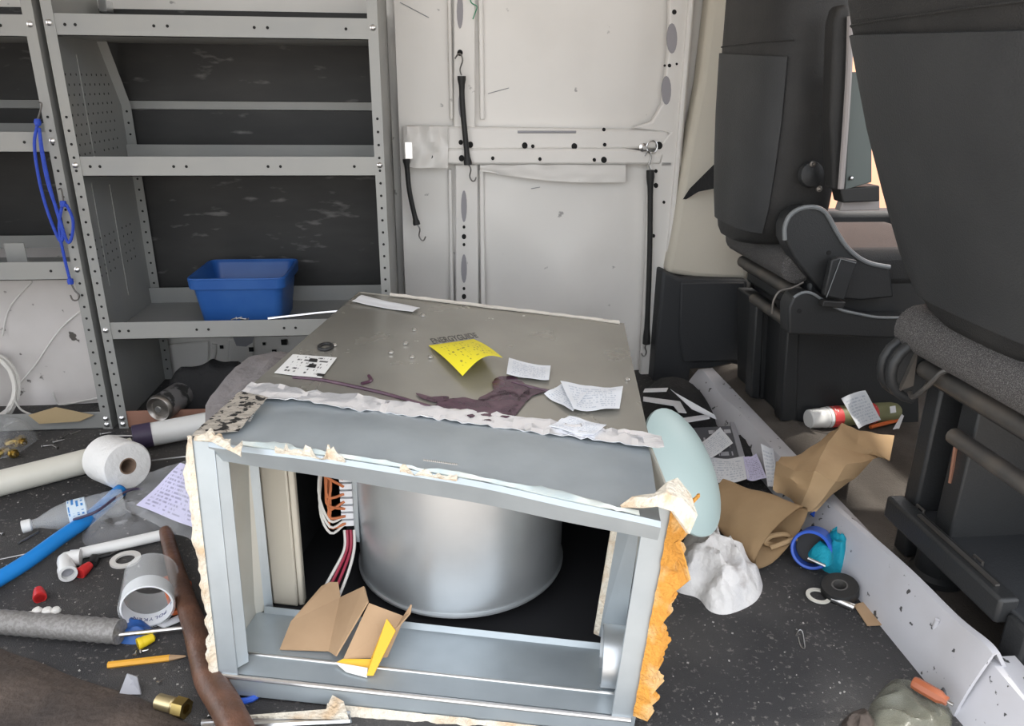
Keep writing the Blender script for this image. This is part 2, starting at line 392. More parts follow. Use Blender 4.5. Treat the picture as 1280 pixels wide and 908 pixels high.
# wheel arch under the left rack
g = []
for i in range(15):
    a = i/14; row = []
    for j in range(31):
        x = -2.3+1.26*j/30
        if a < .5: y, z = 2.40+.012*math.sin(a*9), .48*a/.5*.86
        else:
            t = (a-.5)/.5; y, z = 2.40+.25*(1-math.cos(t*PI/2)), .413+.067*math.sin(t*PI/2)
        y += .012*math.exp(-((math.hypot(x+1.75, z+.1)-.62)/.03)**2)+.004*mnoise.noise(V((x*6, z*6, 2)))
        row.append((x, y, z))
    g.append(row)
arch = struct(MB().grid(g, .004).build('wheel_arch', mat('scuffed_white', (.68, .645, .63), .45, 0, (.6, .57, .55), 5, .4, .7, col3=(.12, .11, .10), ns3=20, lo3=.66, hi3=.69)))
for pts in ([(66, 490), (70, 502), (78, 506), (112, 500), (126, 497)], [(40, 352), (12, 385), (3, 420)], [(106, 385), (75, 412), (45, 455), (26, 478)]):
    MB().tube(smoothpath([PY(x, y, 2.398) for x, y in pts], 20), .003).build('stamped_rib', 'white_paint', arch)
# ---------------------------------------------------------------- side door inner skin
DY = 2.575
dx0, dx1 = -.125, .815
g = []
for i in range(49):
    z = 1.94*i/48; row = []
    for j in range(41):
        x = lerp(dx0, dx1, j/40); d = 0
        zz = PY(640, 205, DY).z
        if z < zz:
            d = .020*mnoise.noise(V((x*3.1, z*3.4, 4)))+.012*mnoise.noise(V((x*6.1+3, z*5.4, 1)))*max(0, 1-z*.3)
        row.append((x, DY+d+.012, z))
    g.append(row)
door = struct(MB().grid(g, .004).build('door_1', 'white_paint'), 'white sheet metal side door skin, dented and scratched')
def dp(pts, y0, th, name, m='white_paint', bv=.004, parent=None):
    return MB().prism([PY(x, y, y0) for x, y in pts], (0, th, 0)).build(name, m, parent or door, bevel=bv)
dp([(567, -60), (594, -60), (594, 162), (567, 160)], DY-.022, .03, 'channel')
dp([(569, 206), (597, 206), (599, 470), (570, 470)], DY-.022, .03, 'channel')
for xs in ((558, 563, 562, 567), (597, 603, 600, 606)):
    dp([(xs[0], -60), (xs[1], -60), (xs[3], 150), (xs[2], 150)], DY-.006, .02, 'channel_flange')
    dp([(xs[0]+2, 212), (xs[1]+2, 212), (xs[3]+2, 470), (xs[2]+2, 470)], DY-.006, .02, 'channel_flange')
dp([(505, 157), (835, 163), (840, 186), (505, 188)], DY-.030, .045, 'cross_rail', bv=.008)
dp([(512, 186), (782, 186), (830, 192), (826, 206), (783, 206), (515, 206)], DY-.040, .055, 'cross_rail', bv=.008)
# crumpled lower lip of the rail
g = []
for i in range(6):
    row = []
    for j in range(25):
        x = lerp(600, 782, j/24); y = lerp(206, 214+14*math.sin(min(1, j/18)*PI/2), i/5)
        p = PY(x, y, DY-.028+.006*i/5); p.y += .006*mnoise.noise(V((j*.4, i*.6, 3))); row.append(p)
    g.append(row)
MB().grid(g, .003).build('torn_lip', 'white_paint', door)
g = []
for i in range(9):
    row = []
    for j in range(13):
        x = lerp(505, 560, j/12); y = lerp(158, 210, i/8)
        p = PY(x, y, DY-.045); p.y += .018*mnoise.noise(V((j*.35, i*.45, 9))); row.append(p)
    g.append(row)
MB().grid(g, .003).build('crumpled_gusset', 'white_paint', door)
dp([(838, -60), (836, 60), (828, 130), (815, 152), (790, 160), (838, 166), (812, 200), (808, 330), (800, 480), (819, 482), (836, 330), (852, 205), (866, 40), (872, -60)], DY-.035, .03, 'pillar', bv=.006)
dp([(866, -60), (872, -60), (850, 210), (824, 480), (818, 480), (845, 205)], DY-.05, .05, 'pillar_edge', bv=.004)
mb = MB()
def oval(x, y, rx, ry, Y):
    return [PY(x+rx*math.cos(a*PI/8), y+ry*math.sin(a*PI/8)*(1 if abs(math.sin(a*PI/8)) < .8 else 1), Y) for a in range(16)]
for x, y, rx, ry in [(840, 48, 6.5, 19), (833, 113, 6, 18), (575, 14, 4, 22), (577, 130, 4, 18), (580, 258, 3.6, 20), (580, 336, 3.6, 18)]:
    yy = DY-.037 if x > 700 else DY-.024
    mb.prism(oval(x, y, rx, ry, yy), (0, .004, 0))
stuff(mb.build('slot', mat('slot_grey', (.30, .29, .31), .6), door))
mb = MB()
for x, y, r in [(576, 178, 4), (588, 181, 5), (656, 182, 5), (666, 183, 3), (718, 183, 5), (756, 181, 3), (616, 198, 3), (675, 199, 3), (743, 200, 3), (755, 200, 5), (577, 198, 5), (539, 196, 3), (843, 15, 4), (837, 82, 3), (831, 82, 2), (846, 80, 2), (824, 182, 6), (820, 232, 4), (820, 214, 3), (817, 295, 3), (580, 284, 2.5), (580, 296, 4), (580, 306, 2.5), (580, 371, 4), (580, 361, 2.5), (854, 211, 3), (830, 253, 2.5), (755, 162, 3), (575, 66, 5)]:
    yy = DY-.043 if 188 < y < 206 else (DY-.033 if 155 < y < 190 and x < 800 else (DY-.037 if x > 800 else DY-.024))
    mb.prism(oval(x, y, r*.7, r*.8, yy), (0, .003, 0))
stuff(mb.build('bolt_hole', 'hole', door))
mb = MB(); mb.tube([PY(647, 165, DY-.032), PY(720, 165, DY-.032)], .004); mb.build('rail_slot', 'grey_plastic', door)
mb = MB()
for a, b in [((610, 117), (636, 110)), ((500, 3), (536, 22)), ((664, 236), (675, 234))]: mb.tube([PY(*a, DY+.010), PY(*b, DY+.010)], .0012, 5)
stuff(mb.build('scratch', 'grey_plastic', door))
mb = MB(); mb.lathe([(.012, 0), (.014, .012), (.006, .016), (.006, .03)], PY(803, 184, DY-.035), (0, -1, 0), 14)
mb.box(PY(511, 188, DY-.05), (.022, .02, .05)); mb.box(PY(833, 205, DY-.04), (.03, .006, .008))
mb.build('latch', 'zinc', door)
# ---------------------------------------------------------------- pillar trims and sill
t2 = struct(MB().prism([PY(x, y, 2.50) for x, y in [(893, -70), (888, 0), (876, 100), (857, 200), (842, 290), (832, 342), (870, 348), (935, 352), (960, 100), (960, -70)]], (0, .09, 0)).build('trim_1', 'beige', bevel=.02, seg=3))
t3 = struct(MB().prism([PY(x, y, 2.47) for x, y in [(828, 338), (850, 348), (935, 350), (940, 480), (880, 500), (816, 488)]], (0, .11, 0)).build('trim_2', 'trim_black', bevel=.012, seg=3))
MB().prism([PY(x, y, 2.468) for x, y in [(850, 352), (930, 352), (932, 450), (853, 452), (848, 420)]], (0, -.012, 0)).build('trim_step', 'trim_black', t3, bevel=.01)
topx = [(873, 462), (880, 465), (890, 478), (903, 496), (921, 511), (937, 528), (965, 560), (1010, 607), (1060, 650), (1130, 712), (1190, 772), (1228, 803), (1241, 818)]
tp = [PX(x, y, .885) for x, y in topx]; tp = smoothpath(tp, 60)
g = []
for k in range(6):
    row = []
    for p in tp:
        t = k/5; row.append(V((lerp(.845, .885, t**1.4), p.y, lerp(-.005, p.z, t))))
    g.append(row)
g.append([V((p.x+.012, p.y, p.z+.002)) for p in tp]); g.append([V((p.x+.05, p.y, .07)) for p in tp])
sill = struct(MB().grid(g, .006).build('trim_3', 'sill_paint'), 'white painted sill between the cargo floor and cab')
e0 = tp[-1]
g = []
for k in range(6):
    t = k/5
    g.append([V((lerp(.845, .895, t)+.01*j/8, e0.y+.02-.30*j/8, lerp(-.005, e0.z-.025-.012*math.sin(j/8*PI), t))) for j in range(9)])
g.append([V((q.x+.05, q.y, q.z)) for q in g[-1]])
MB().grid(g, .006).build('sill_end', 'sill_paint', sill)
mb = MB(); mb.tube(smoothpath([PX(x, y, .872) for x, y in [(1172, 775), (1160, 810), (1170, 850), (1195, 880)]], 18), .004); mb.build('pressed_rib', 'sill_paint', sill)
MB().prism([PX(x, y, .868) for x, y in [(878, 492), (886, 494), (887, 512), (879, 510)]], (-.004, 0, 0)).build('sill_hole', 'grey_plastic', sill)
# dashboard and open driver door sill, seen only through the gap between the seats
dash = struct(MB().prism([(1.85, 0, .95), (2.2, 0, 1.0), (2.25, 0, .1), (2.0, 0, .1), (1.95, 0, .6), (1.75, 0, .7)], (0, 1.8, 0)).build('dashboard', 'trim_black', bevel=.03))
dash.location.y += .75
struct(MB().span((1.12, 2.56, .0), (2.3, 2.66, .585)).build('trim_4', 'trim_black', bevel=.02))
# ================================================================== storage racks
RY0, RY1 = 2.20, 2.61
def rack(x0, x1, levels, label, base_mat, seed):
    t = thing('storage_rack', label, 'rack', ((x0+x1)/2, (RY0+RY1)/2, 0), 'storage racks along the van wall')
    bent = [(RY0, 0), (RY1, 0), (RY1, .92), (2.46, 1.17), (2.46, 1.30), (RY0, 1.30)]
    full = [(RY0, 0), (RY1, 0), (RY1, 1.30), (RY0, 1.30)]
    for e, x in enumerate((x0, x1)):
        sg = 1 if e == 0 else -1
        pn = MB().prism([(x, y, z) for y, z in (bent if e == 0 else full)], (sg*.002, 0, 0)).build('end_panel', 'rack_grey', t)
        MB().span((x-sg*.0, RY0-.002, 0), (x+sg*.027, RY0, 1.30)).build('front_flange', 'rack_grey', t)
        MB().prism([(x, RY1, 0), (x, RY1, .92), (x, 2.46, 1.17), (x+sg*.03, 2.46, 1.17), (x+sg*.03, RY1, .92), (x+sg*.03, RY1, 0)], (0, -.002, 0)).build('rear_flange', 'rack_grey', t)
        hm = MB()
        for k in range(36):
            z = .04+k*.0345
            if z > .93: break
            for yy, xx in ((RY0-.0026, x+sg*.0135), (RY1-.0028, x+sg*.016)):
                hm.lathe([(.0036, 0), (.0036, .0006)], (xx, yy, z), (0, -1, 0), 8)
        for k in range(9):
            for q in range(9):
                if (q, k) in ((4, 0),): continue
                hm.box((x+sg*.0022, RY0+.06+q*.033+(.012 if k % 2 else 0), .80+k*.026), (.0014, .0035, .006))
                if k < 5: hm.box((x+sg*.0022, RY0+.06+q*.033, .46+k*.026), (.0014, .0035, .006))
        stuff(hm.build('punched_holes', 'hole', t))
        rb = MB()
        for yy, z0, z1 in ((RY0+.15, .74, 1.06), (RY0+.10, .42, .72), (RY0+.22, .36, .7)): rb.box((x+sg*.003, yy, (z0+z1)/2), (.003, .004, z1-z0))
        stuff(rb.build('pressed_rib', 'rack_grey', pn))
        for z in [l-.022 for l in levels]+[.035, .015]:
            MB().lathe([(.008, 0), (.008, .003), (.005, .006), (.001, .0075)], (x+sg*.0135, RY0-.002, z), (0, -1, 0), 10).build('bolt', 'zinc', t)
    for l in levels:
        s = MB().span((x0+.027, RY0, l-.052), (x1-.027, RY0+.002, l)).span((x0+.004, RY0, l-.052), (x1-.004, RY1-.02, l-.050)).span((x0+.004, RY1-.022, l-.052), (x1-.004, RY1-.020, l+.002)).build('shelf', 'rack_grey', t)
        hm = MB()
        for k in (.06, .09, .32, .36, .62, .66, .9):
            hm.lathe([(.004, 0), (.004, .0006)], (lerp(x0, x1, k), RY0-.0004, l-.026), (0, -1, 0), 8)
        stuff(hm.build('lip_holes', 'hole', s))
    MB().span((x0+.002, RY0+.003, .0), (x1-.002, RY0+.005, .055)).span((x0+.002, RY0+.003, 0), (x1-.002, RY0+.05, .002)).build('base_rail', base_mat, t)
    return t
zl = PY(280, 20, RY0).z, PY(280, 196, RY0).z, PY(280, 401, RY0).z
rk = rack(-.985, -.150, zl, 'grey steel rack with three shelves, the blue bin on its bottom shelf', 'primer', 1)
rk2 = rack(-1.86, -1.005, (PY(20, 18, RY0).z, PY(20, 165, RY0).z, PY(20, 328, RY0).z), 'grey steel rack over the wheel arch, blue elastic cord hung on its post', 'rack_grey', 2)
MB().box(PX(127, 8, -.978)+V((.012, 0, 0)), (.022, .05, .03)).build('clamp', 'zinc', rk)
MB().box((PY(20, 317, 2.30)), (.055, .003, .06)).build('shelf_bracket', 'rack_grey', rk2)
# ================================================================== furnace
L0 = P(310, 487, .47); D0 = P(450, 365, .47); C0 = PY(780, 405, 1.80)
TN = (D0-L0).cross(C0-L0).normalized(); TO = L0
def T(x, y, lift=0.): return PP(x, y, TO+TN*lift*(1 if TN.z > 0 else -1), TN)
if TN.z < 0: TN = -TN
R0 = T(812, 552)
At = P(243, 549, .445); Bt = P(838, 617, .415)
Ab = P(277, 850, .03); Bb = P(786, 905, .012)
Db = V((D0.x-.0, D0.y, .0)); Cb = V((C0.x+.01, C0.y, .0))
print('FURN', L0, D0, C0, R0, At, Bt, Ab, Bb)
def B(u, v, w):
    """furnace-local: u left to right, v front to back, w bottom to top"""
    return lerp(lerp(lerp(Ab, Bb, u), lerp(At, Bt, u), w), lerp(lerp(Db, Cb, u), lerp(D0, C0, u), w), v)
fu = thing('furnace', 'galvanized sheet metal furnace cabinet lying open with blower drum inside', 'furnace', (B(.5, .5, 0)).to_tuple())
def quad(a, b, c, d, th, name, m, parent=fu, n=None, bevel=0):
    nn = n if n is not None else (b-a).cross(d-a).normalized()
    return MB().prism([a, b, c, d], nn*th).build(name, m, parent, bevel=bevel, smooth=bevel > 0)
vL = (L0-At).length/(D0-At).length; vR = (R0-Bt).length/(C0-Bt).length
# top casing panel with a turned down edge
g = []
for i in range(9):
    row = []
    for j in range(9):
        p = lerp(lerp(L0, R0, j/8), lerp(D0, C0, j/8), i/8); p = p+TN*.003*mnoise.noise(V((i*.3, j*.3, 5))); row.append(p)
    g.append(row)
top = MB().grid(g, .003).build('top_panel', 'casing', fu)
quad(D0, C0, C0-TN*.0+V((0, 0, -.4)), V((Db.x, Db.y, .0)), .004, 'rear_panel', 'casing')
quad(L0, D0, Db, lerp(Ab, Db, vL), .003, 'side_panel', 'casing')
quad(R0-V((0, 0, .002)), C0-V((0, 0, .002)), Cb, lerp(Bb, Cb, vR), .003, 'side_panel', 'casing')
quad(At, L0, lerp(Ab, Db, vL), Ab, .003, 'plenum_side', 'inner_wall')
quad(Bt, R0, lerp(Bb, Cb, vR), Bb, .003, 'plenum_side', 'inner_wall')
# plenum top sheet: sags and bulges, bent down along its front edge
g = []
RB = lerp(Bt, R0, .0)
for i in range(13):
    v = i/12; row = []
    for j in range(25):
        u = j/24
        fr = lerp(P(262, 552, .443), P(826, 652, .418), u)+V((0, 0, .012*math.sin(u*PI)))
        bk = lerp(L0, R0, u)-V((0, 0, .003))
        p = lerp(fr, bk, v); p.z += .010*math.sin(v*PI)*math.sin(u*PI)+.004*mnoise.noise(V((u*4, v*2, 7)))
        if v > 0.0 and u > .92: p.z -= .004*(u-.92)/.08
        row.append(p)
    g.append(row)
fredge = g[0]
MB().grid(g, .003).build('plenum_top', 'galv', fu)
g2 = [[p.copy() for p in fredge], [p+V((.0, -.004, -.006)) for p in fredge], [p+V((0, .006, -.032-.006*math.sin(i/24*PI))) for i, p in enumerate(fredge)], [p+V((0, .022, -.034)) for i, p in enumerate(fredge)]]
MB().grid(g2, .003).build('top_flange', 'galv', fu)
# front frame flanges
def ffl(u0, w0, u1, w1, u2, w2, u3, w3, name, y=-.004, m='galv'):
    return MB().prism([B(u0, 0, w0)+V((0, y, 0)), B(u1, 0, w1)+V((0, y, 0)), B(u2, 0, w2)+V((0, y, 0)), B(u3, 0, w3)+V((0, y, 0))], (0, .004, 0)).build(name, m, fu, bevel=.001)
ffl(-.005, -.02, .045, -.02, .045, 1.0, -.005, 1.0, 'side_flange')
MB().prism([B(.045, 0, .06), B(.062, .018, .06), B(.062, .018, .95), B(.045, 0, 1.0)], (0, .003, 0)).build('side_flange', 'galv', fu)
ffl(.955, -.03, 1.012, -.03, 1.012, 1.0, .955, .95, 'side_flange')
ffl(0, -.05, 1, -.05, 1, .03, 0, .03, 'bottom_flange', -.006)
MB().tube([B(0, 0, .03)+V((0, -.006, 0)), B(1, 0, .03)+V((0, -.006, 0))], .004, 8).build('hem', 'zinc', fu)
MB().tube([B(.02, .045, .05), B(.98, .045, .05)], .003, 8).build('hem', 'zinc', fu)
quad(B(0, 0, .03), B(1, 0, .03), B(1, .045, .045), B(0, .045, .045), .002, 'bottom_step', 'galv')
quad(B(0, .045, .045), B(1, .045, .045), B(1, .165, .045), B(0, .165, .045), .003, 'bottom_pan', 'galv')
quad(B(0.02, .165, .045), B(1, .165, .045), B(1, .17, .075), B(.02, .17, .075), .003, 'pan_lip', 'galv')
# dark interior
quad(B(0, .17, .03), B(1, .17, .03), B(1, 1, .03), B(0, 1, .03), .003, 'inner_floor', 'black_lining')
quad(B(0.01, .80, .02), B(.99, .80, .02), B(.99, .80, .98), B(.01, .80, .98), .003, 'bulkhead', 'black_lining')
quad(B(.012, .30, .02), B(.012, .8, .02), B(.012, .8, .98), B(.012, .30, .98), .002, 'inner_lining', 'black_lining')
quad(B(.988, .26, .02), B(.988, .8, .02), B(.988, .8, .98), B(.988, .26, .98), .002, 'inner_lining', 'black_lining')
# left side brackets and cream service panel
MB().prism([B(-.016, .15, .05), B(.018, .17, .05), B(.018, .17, .96), B(-.016, .15, .96)], (0, .003, 0)).build('bracket', 'inner_wall', fu)
MB().prism([B(.018, .17, .05), B(.036, .18, .05), B(.036, .18, .96), B(.018, .17, .96)], (0, .004, 0)).build('bracket', 'galv', fu)
MB().prism([B(.024, .20, .04), B(.098, .20, .04), B(.098, .20, .97), B(.024, .20, .97)], (0, .02, 0)).build('service_panel', 'cream_metal', fu, bevel=.004)
MB().prism([B(.098, .203, .04), B(.112, .21, .04), B(.112, .21, .97), B(.098, .203, .97)], (0, .02, 0)).build('service_panel', 'cream_metal', fu, bevel=.003)
MB().lathe([(.005, 0), (.005, .002)], B(.0, .158, .52), (0, -1, 0), 8).build('hole', 'hole', fu)
# right inner flange and pipe stub
MB().prism([B(.925, .20, .06), B(.985, .17, .06), B(.985, .17, .93), B(.945, .20, .93)], (0, .004, 0)).build('bracket', 'galv', fu)
MB().prism([B(.912, .205, .06), B(.925, .20, .06), B(.945, .20, .93), B(.93, .205, .93)], (0, .004, 0)).build('gasket', 'torn_paper', fu)
c = P(768, 865, .03); ru = (Bb-Ab).normalized(); pr = .052
MB().lathe([(pr-.003, .0), (pr, .001), (pr, .075), (pr-.003, .075), (pr-.003, .0)], c+V((-.018, .035, pr-.004)), ru, 28, closed=True).build('pipe_stub', 'drum', fu)
# blower drum
dc = P(577, 690, .055)
MB().lathe([(.002, .36), (.212, .36), (.212, .006), (.2165, .004), (.2165, 0), (.205, -.002), (.2, .01), (.002, .012)], dc, (0, 0, 1), 64).build('blower_drum', 'drum', fu)
# wiring: circuit board, connectors, wires
bd = MB().prism([B(.205, .30, .30), B(.235, .30, .30), B(.235, .30, .66), B(.205, .30, .66)], (0, .006, 0)).build('circuit_board', 'black_lining', fu)
MB().prism([B(.235, .28, .28), B(.250, .28, .28), B(.250, .28, .66), B(.235, .28, .66)], (0, .05, 0)).build('board_tray', 'galv', fu, bevel=.002)
mb = MB(); mo = MB(); mw = MB(); r2 = random.Random(3)
for k in range(7):
    w = .37+k*.036; mb.box(B(.22, .288, w), (.03, .012, .012))
    a = B(.212, .28, w); mo.tube(smoothpath([a, a+V((-.03, -.01, r2.uniform(-.01, .03))), B(.165+r2.uniform(0, .02), .27, w+.10), B(.155, .30, .72)], 12), .0028, 6)
for k in range(3):
    mw.tube(smoothpath([B(.205, .28, .36+.02*k), B(.175, .26, .34+.03*k), B(.15, .26, .46+.04*k), B(.155, .30, .70)], 14), .0026, 6)
mb.build('connector', 'paper_plain', bd); mo.build('wire_bundle', 'wire_orange', fu); mw.build('wire_bundle', 'rope_white', fu)
for k, (mm, off) in enumerate((('wire_red', 0), ('rope_white', .007), ('wire_red', -.007), ('rope_white', -.012))):
    MB().tube(smoothpath([B(.225, .28, .34)+V((off, 0, 0)), B(.23, .26, .27)+V((off, 0, 0)), B(.22, .22, .20)+V((off*1.6, 0, 0)), B(.20, .17, .12)+V((off*2, 0, 0))], 18), .003, 6).build('wire', mm, fu)
# foil tape along the joint and over the left edge
g = []
for i in range(6):
    v = i/5; row = []
    for j in range(71):
        u = -.005+1.035*j/70
        wdt = .025+.012*mnoise.noise(V((u*9, 1, 0)))+.006*mnoise.noise(V((u*40, 2, 0)))
        b0 = lerp(L0, R0, u); dirv = (lerp(D0, C0, u)-b0).normalized()
        p = b0+dirv*((v-.52)*2*wdt)+TN*(.0045+.006*mnoise.noise(V((u*45, v*3, 8)))+.004*mnoise.noise(V((u*90, v*5, 1))))
        if v < .5: p.z -= (.5-v)*.004
        row.append(p)
    g.append(row)
MB().grid(g, .0008).build('foil_tape', 'foil', fu, ang=20)
def strip_px(pa, pb, name, m, z0, z1, n=16, k=5, amp=.006, seed=3):
    g = []
    for i in range(k+1):
        row = []
        for j in range(n+1):
            t = j/n; a = lerp(P(*pa[0], z0), P(*pa[1], z1), t); b = lerp(P(*pb[0], z0), P(*pb[1], z1), t)
            p = lerp(a, b, i/k); p.z += amp*abs(mnoise.noise(V((t*7+seed, i*.9, seed)))); row.append(p)
        g.append(row)
    return MB().grid(g, .001).build(name, m, fu, ang=25)
strip_px(((240, 545), (302, 490)), ((298, 540), (336, 498)), 'foil_wrap', 'foil_print', .453, .479)
strip_px(((238, 556), (300, 496)), ((240, 545), (302, 489)), 'foil_wrap', 'foil_print', .43, .474)
# torn insulation round the front frame
jag_strip([B(0, 0, w)+V((-.002, -.006, 0)) for w in (0, .25, .5, .75, 1.02)], (-1, 0, 0), .014, (0, -1, 0), .006, .8, 3, 50).build('torn_insulation', 'torn_paper', fu)
jag_strip([B(1.012, 0, w)+V((-.006, -.006, 0)) for w in (.06, .3, .5, .75, 1.0)], (.9, .12, 0), .034, (.1, -1, 0), .014, .7, 11, 140).build('torn_insulation', 'fibre', fu)
MB().grid([[P(x, y, z)+V((0, 0, .004*mnoise.noise(V((x*.1, y*.1, 2))))) for x, y, z in row] for row in (
    [(775, 632, .435), (800, 636, .44), (822, 634, .45), (842, 640, .44), (862, 668, .40)],
    [(790, 622, .445), (812, 624, .455), (832, 618, .465), (853, 622, .455), (872, 645, .42)],
    [(800, 619, .445), (818, 616, .455), (834, 602, .465), (847, 598, .462), (864, 618, .44)])], .006).build('torn_facing', 'torn_paper', fu)
MB().grid([[P(x, y, z) for x, y, z in row] for row in ([(842, 680, .36), (850, 705, .32), (858, 726, .29)], [(848, 676, .37), (856, 702, .33), (861, 726, .30)])], .003).build('torn_shred', 'fibre', fu)
jag_strip([fredge[j]+V((0, -.002, .004)) for j in range(2, 24)], (0, 1, .05), .012, (0, 0, 1), .003, 1.2, 5, 60).build('torn_insulation', mat('pale_scrim', (.52, .60, .60), .6, .2, (.62, .66, .62), 20, .4, .6), fu)
jag_strip([fredge[j]+V((0, -.004, -.004)) for j in range(4, 9)], (0, .2, .9), .014, (0, -1, .3), .006, 1.2, 8, 26).build('torn_insulation', 'torn_paper', fu)
jag_strip([fredge[j]+V((0, -.004, -.006)) for j in range(11, 15)], (0, .2, .9), .010, (0, -1, .3), .006, 1.2, 18, 20).build('torn_insulation', 'torn_paper', fu)
jag_strip([B(u, 0, -.04)+V((0, -.008, 0)) for u in (.27, .5, .8, .97)], (0, -.35, -.6), .030, (0, -1, .3), .006, .7, 21, 50).build('torn_insulation', 'torn_paper', fu)
jag_strip([lerp(D0, C0, t)+TN*.002 for t in (.12, .3, .6, .98)], (0, -.3, 0), .04, (0, 0, 1), .003, .35, 9, 50).build('edge_tape', mat('edge_tape', (.62, .58, .52), .6), fu)
jag_strip([B(.0, 0, .99)+V((0, -.004, .004)), P(262, 551, .452), P(300, 570, .45)], (0, 1, .3), .02, (0, 0, 1), .004, .8, 31, 26).build('torn_insulation', 'torn_paper', fu)
# furnace markings, screws, spill
a, b_, c_, d_ = T(343, 466, .004), T(401, 474, .004), T(421, 447, .004), T(366, 443, .004)
lb = sheet4(a, b_, c_, d_, th=.0006).build('rating_label', 'tag_white', fu)
for q0, q1, q2, q3 in (((384, 459), (394, 460), (396, 456), (387, 455)), ((396, 470), (404, 471), (406, 468), (398, 467)), ((385, 452), (396, 453), (397, 449), (388, 448))):
    MB().prism([T(*q, .0048) for q in (q0, q1, q2, q3)], TN*.0004).build('label_mark', 'ink', lb, smooth=False)
MB().tube([T(407, 433.5, .003)+V((.014*math.cos(k*PI/8), .020*math.sin(k*PI/8), 0)) for k in range(16)], .004, 8, closed=True).build('grommet', 'rubber', fu)
for x, y in [(518, 413), (507, 430), (489, 441), (529, 395), (515, 447), (784, 475), (418, 432), (538, 447)]:
    MB().lathe([(.0055, 0), (.0055, .002), (.003, .0045), (.0005, .005)], T(x, y, .002), TN, 8).build('screw', 'zinc', fu)
def spill(pts, seed):
    o = resample(smoothpath([T(x, y, .0030) for x, y in pts], 60, True), 70); r = random.Random(seed); c = sum(o, V())/70
    o = [p+(p-c).normalized()*.006*mnoise.noise(p*60+V((seed, 0, 0))) for p in o]
    MB().prism(o, TN*.0005).build('spill', 'spill', fu, smooth=False)
spill([(545, 505), (575, 497), (600, 500), (622, 490), (640, 488), (650, 500), (640, 515), (625, 526), (590, 522), (560, 515)], 1)
spill([(618, 474), (640, 470), (655, 480), (665, 492), (650, 498), (636, 494), (620, 496), (605, 502), (598, 498), (616, 488)], 2)
spill([(655, 490), (672, 486), (680, 490), (664, 496), (650, 512), (642, 522), (634, 518), (644, 505)], 3)
spill([(520, 492), (540, 496), (560, 496), (556, 502), (536, 502)], 4)
for pth in ([(366, 472), (400, 475), (440, 483), (480, 492), (515, 502), (548, 512)], [(452, 480), (464, 476), (461, 470)], [(640, 478), (670, 486), (690, 490)]):
    MB().tube(smoothpath([T(x, y, .0022) for x, y in pth], 20), .0035, 6).build('spill', 'spill', fu)
mb = MB()
for k in range(18): mb.box(P(530+k*2.4, 575+k*.33, .462), (.0016, .004, .001))
for k in range(6): mb.box(P(312+k*1.2, 526-k*2.2, .466), (.004, .0014, .001))
stuff(mb.build('embossed_dots', 'zinc', fu))
# ================================================================== front seats
def seat(Yc, label, hw, x9, rec, dep):
    t = thing('van_seat', label, 'seat', (1.15, Yc, .045), 'front seats of the van')
    N = 3.4
    def Xr(z): return x9-rec*(z-.90)
    def wz(z):
        for (a, wa), (b, wb) in zip(PR, PR[1:]):
            if a <= z <= b: return lerp(wa, wb, (z-a)/(b-a))
        return PR[-1][1]
    PR = [(.585, .50), (.60, .66), (.64, .77), (.70, .86), (.80, .94), (.92, 1.0), (1.10, 1.0), (1.25, .95), (1.36, .86), (1.42, .6), (1.44, .3)]
    rings = []
    for z, k in PR:
        w = hw*k; d = dep if z < 1.3 else dep*(.9 if z < 1.4 else .5)
        cx = Xr(z)+dep; ring = []
        for j in range(40):
            a = 2*PI*j/40; ca, sa = math.cos(a), math.sin(a)
            ring.append(V((cx+d*math.copysign(abs(ca)**(2/N), ca), Yc+w*math.copysign(abs(sa)**(2/N), sa), z)))
        rings.append(ring)
    MB().rings(rings).build('seat_back', 'seat_black', t, ang=70)
    g = []
    for i in range(13):
        z = lerp(.625, 1.075, i/12); w = hw*wz(z); row = []
        for j in range(21):
            s_ = lerp(-.93, .93, j/20); d = dep*(1-abs(s_)**N)**(1/N)
            zz = z+(.012*s_ if i == 12 else 0)
            row.append(V((Xr(zz)+dep-d-.004, Yc+w*s_, zz)))
        g.append(row)
    MB().grid(g, .004).build('back_panel', 'seat_panel', t)
    mb = MB(); a = [V((Xr(1.10)+dep-dep*(1-abs(s_)**N)**(1/N)-.002, Yc+hw*s_, 1.10)) for s_ in [k/10-.95 for k in range(20)]]
    mb.tube(a, .002, 6).build('seam', 'seat_black', t)
    # cushion with tweed rear roll
    MB().box((1.22, Yc, .535), (.46, 2*hw*.95, .11)).build('cushion', 'seat_black', t, bevel=.03, seg=3)
    r = .047; hc = min(hw, .245); p = [(.95, Yc-hc*.97+.0, .545), (.95, Yc-hc*.92, .545), (.95, Yc+hc*.86, .545), (.95, Yc+hc*.92, .545)]
    MB().tube(p, [r*.7, r, r, r*.7], 20).build('cushion_roll', 'seat_tweed', t)
    MB().box((1.06, Yc, .535), (.18, 2*hw*.96, .08)).build('cushion_base', 'seat_black', t, bevel=.02)
    # frame tubes and pedestal
    MB().tube([(.95, Yc-.23, .475), (.95, Yc+.158, .475)], .0185, 14).build('frame_tube', 'dark_steel', t)
    MB().tube([(.955, Yc-.23, .462), (.955, Yc+.14, .462)], .012, 8).build('frame_tube', 'rubber', t)
    MB().tube([(.95, Yc-.23, .385), (.95, Yc+.04, .385)], .016, 12).build('frame_tube', 'dark_steel', t)
    return t
dr = seat(2.13, 'black driver seat with worn grey back panel against the beige pillar trim', .236, .815, .04, .118)
ps = seat(1.168, 'black passenger seat with grey tweed cushion roll above a steel tube', .300, .798, .385, .095)
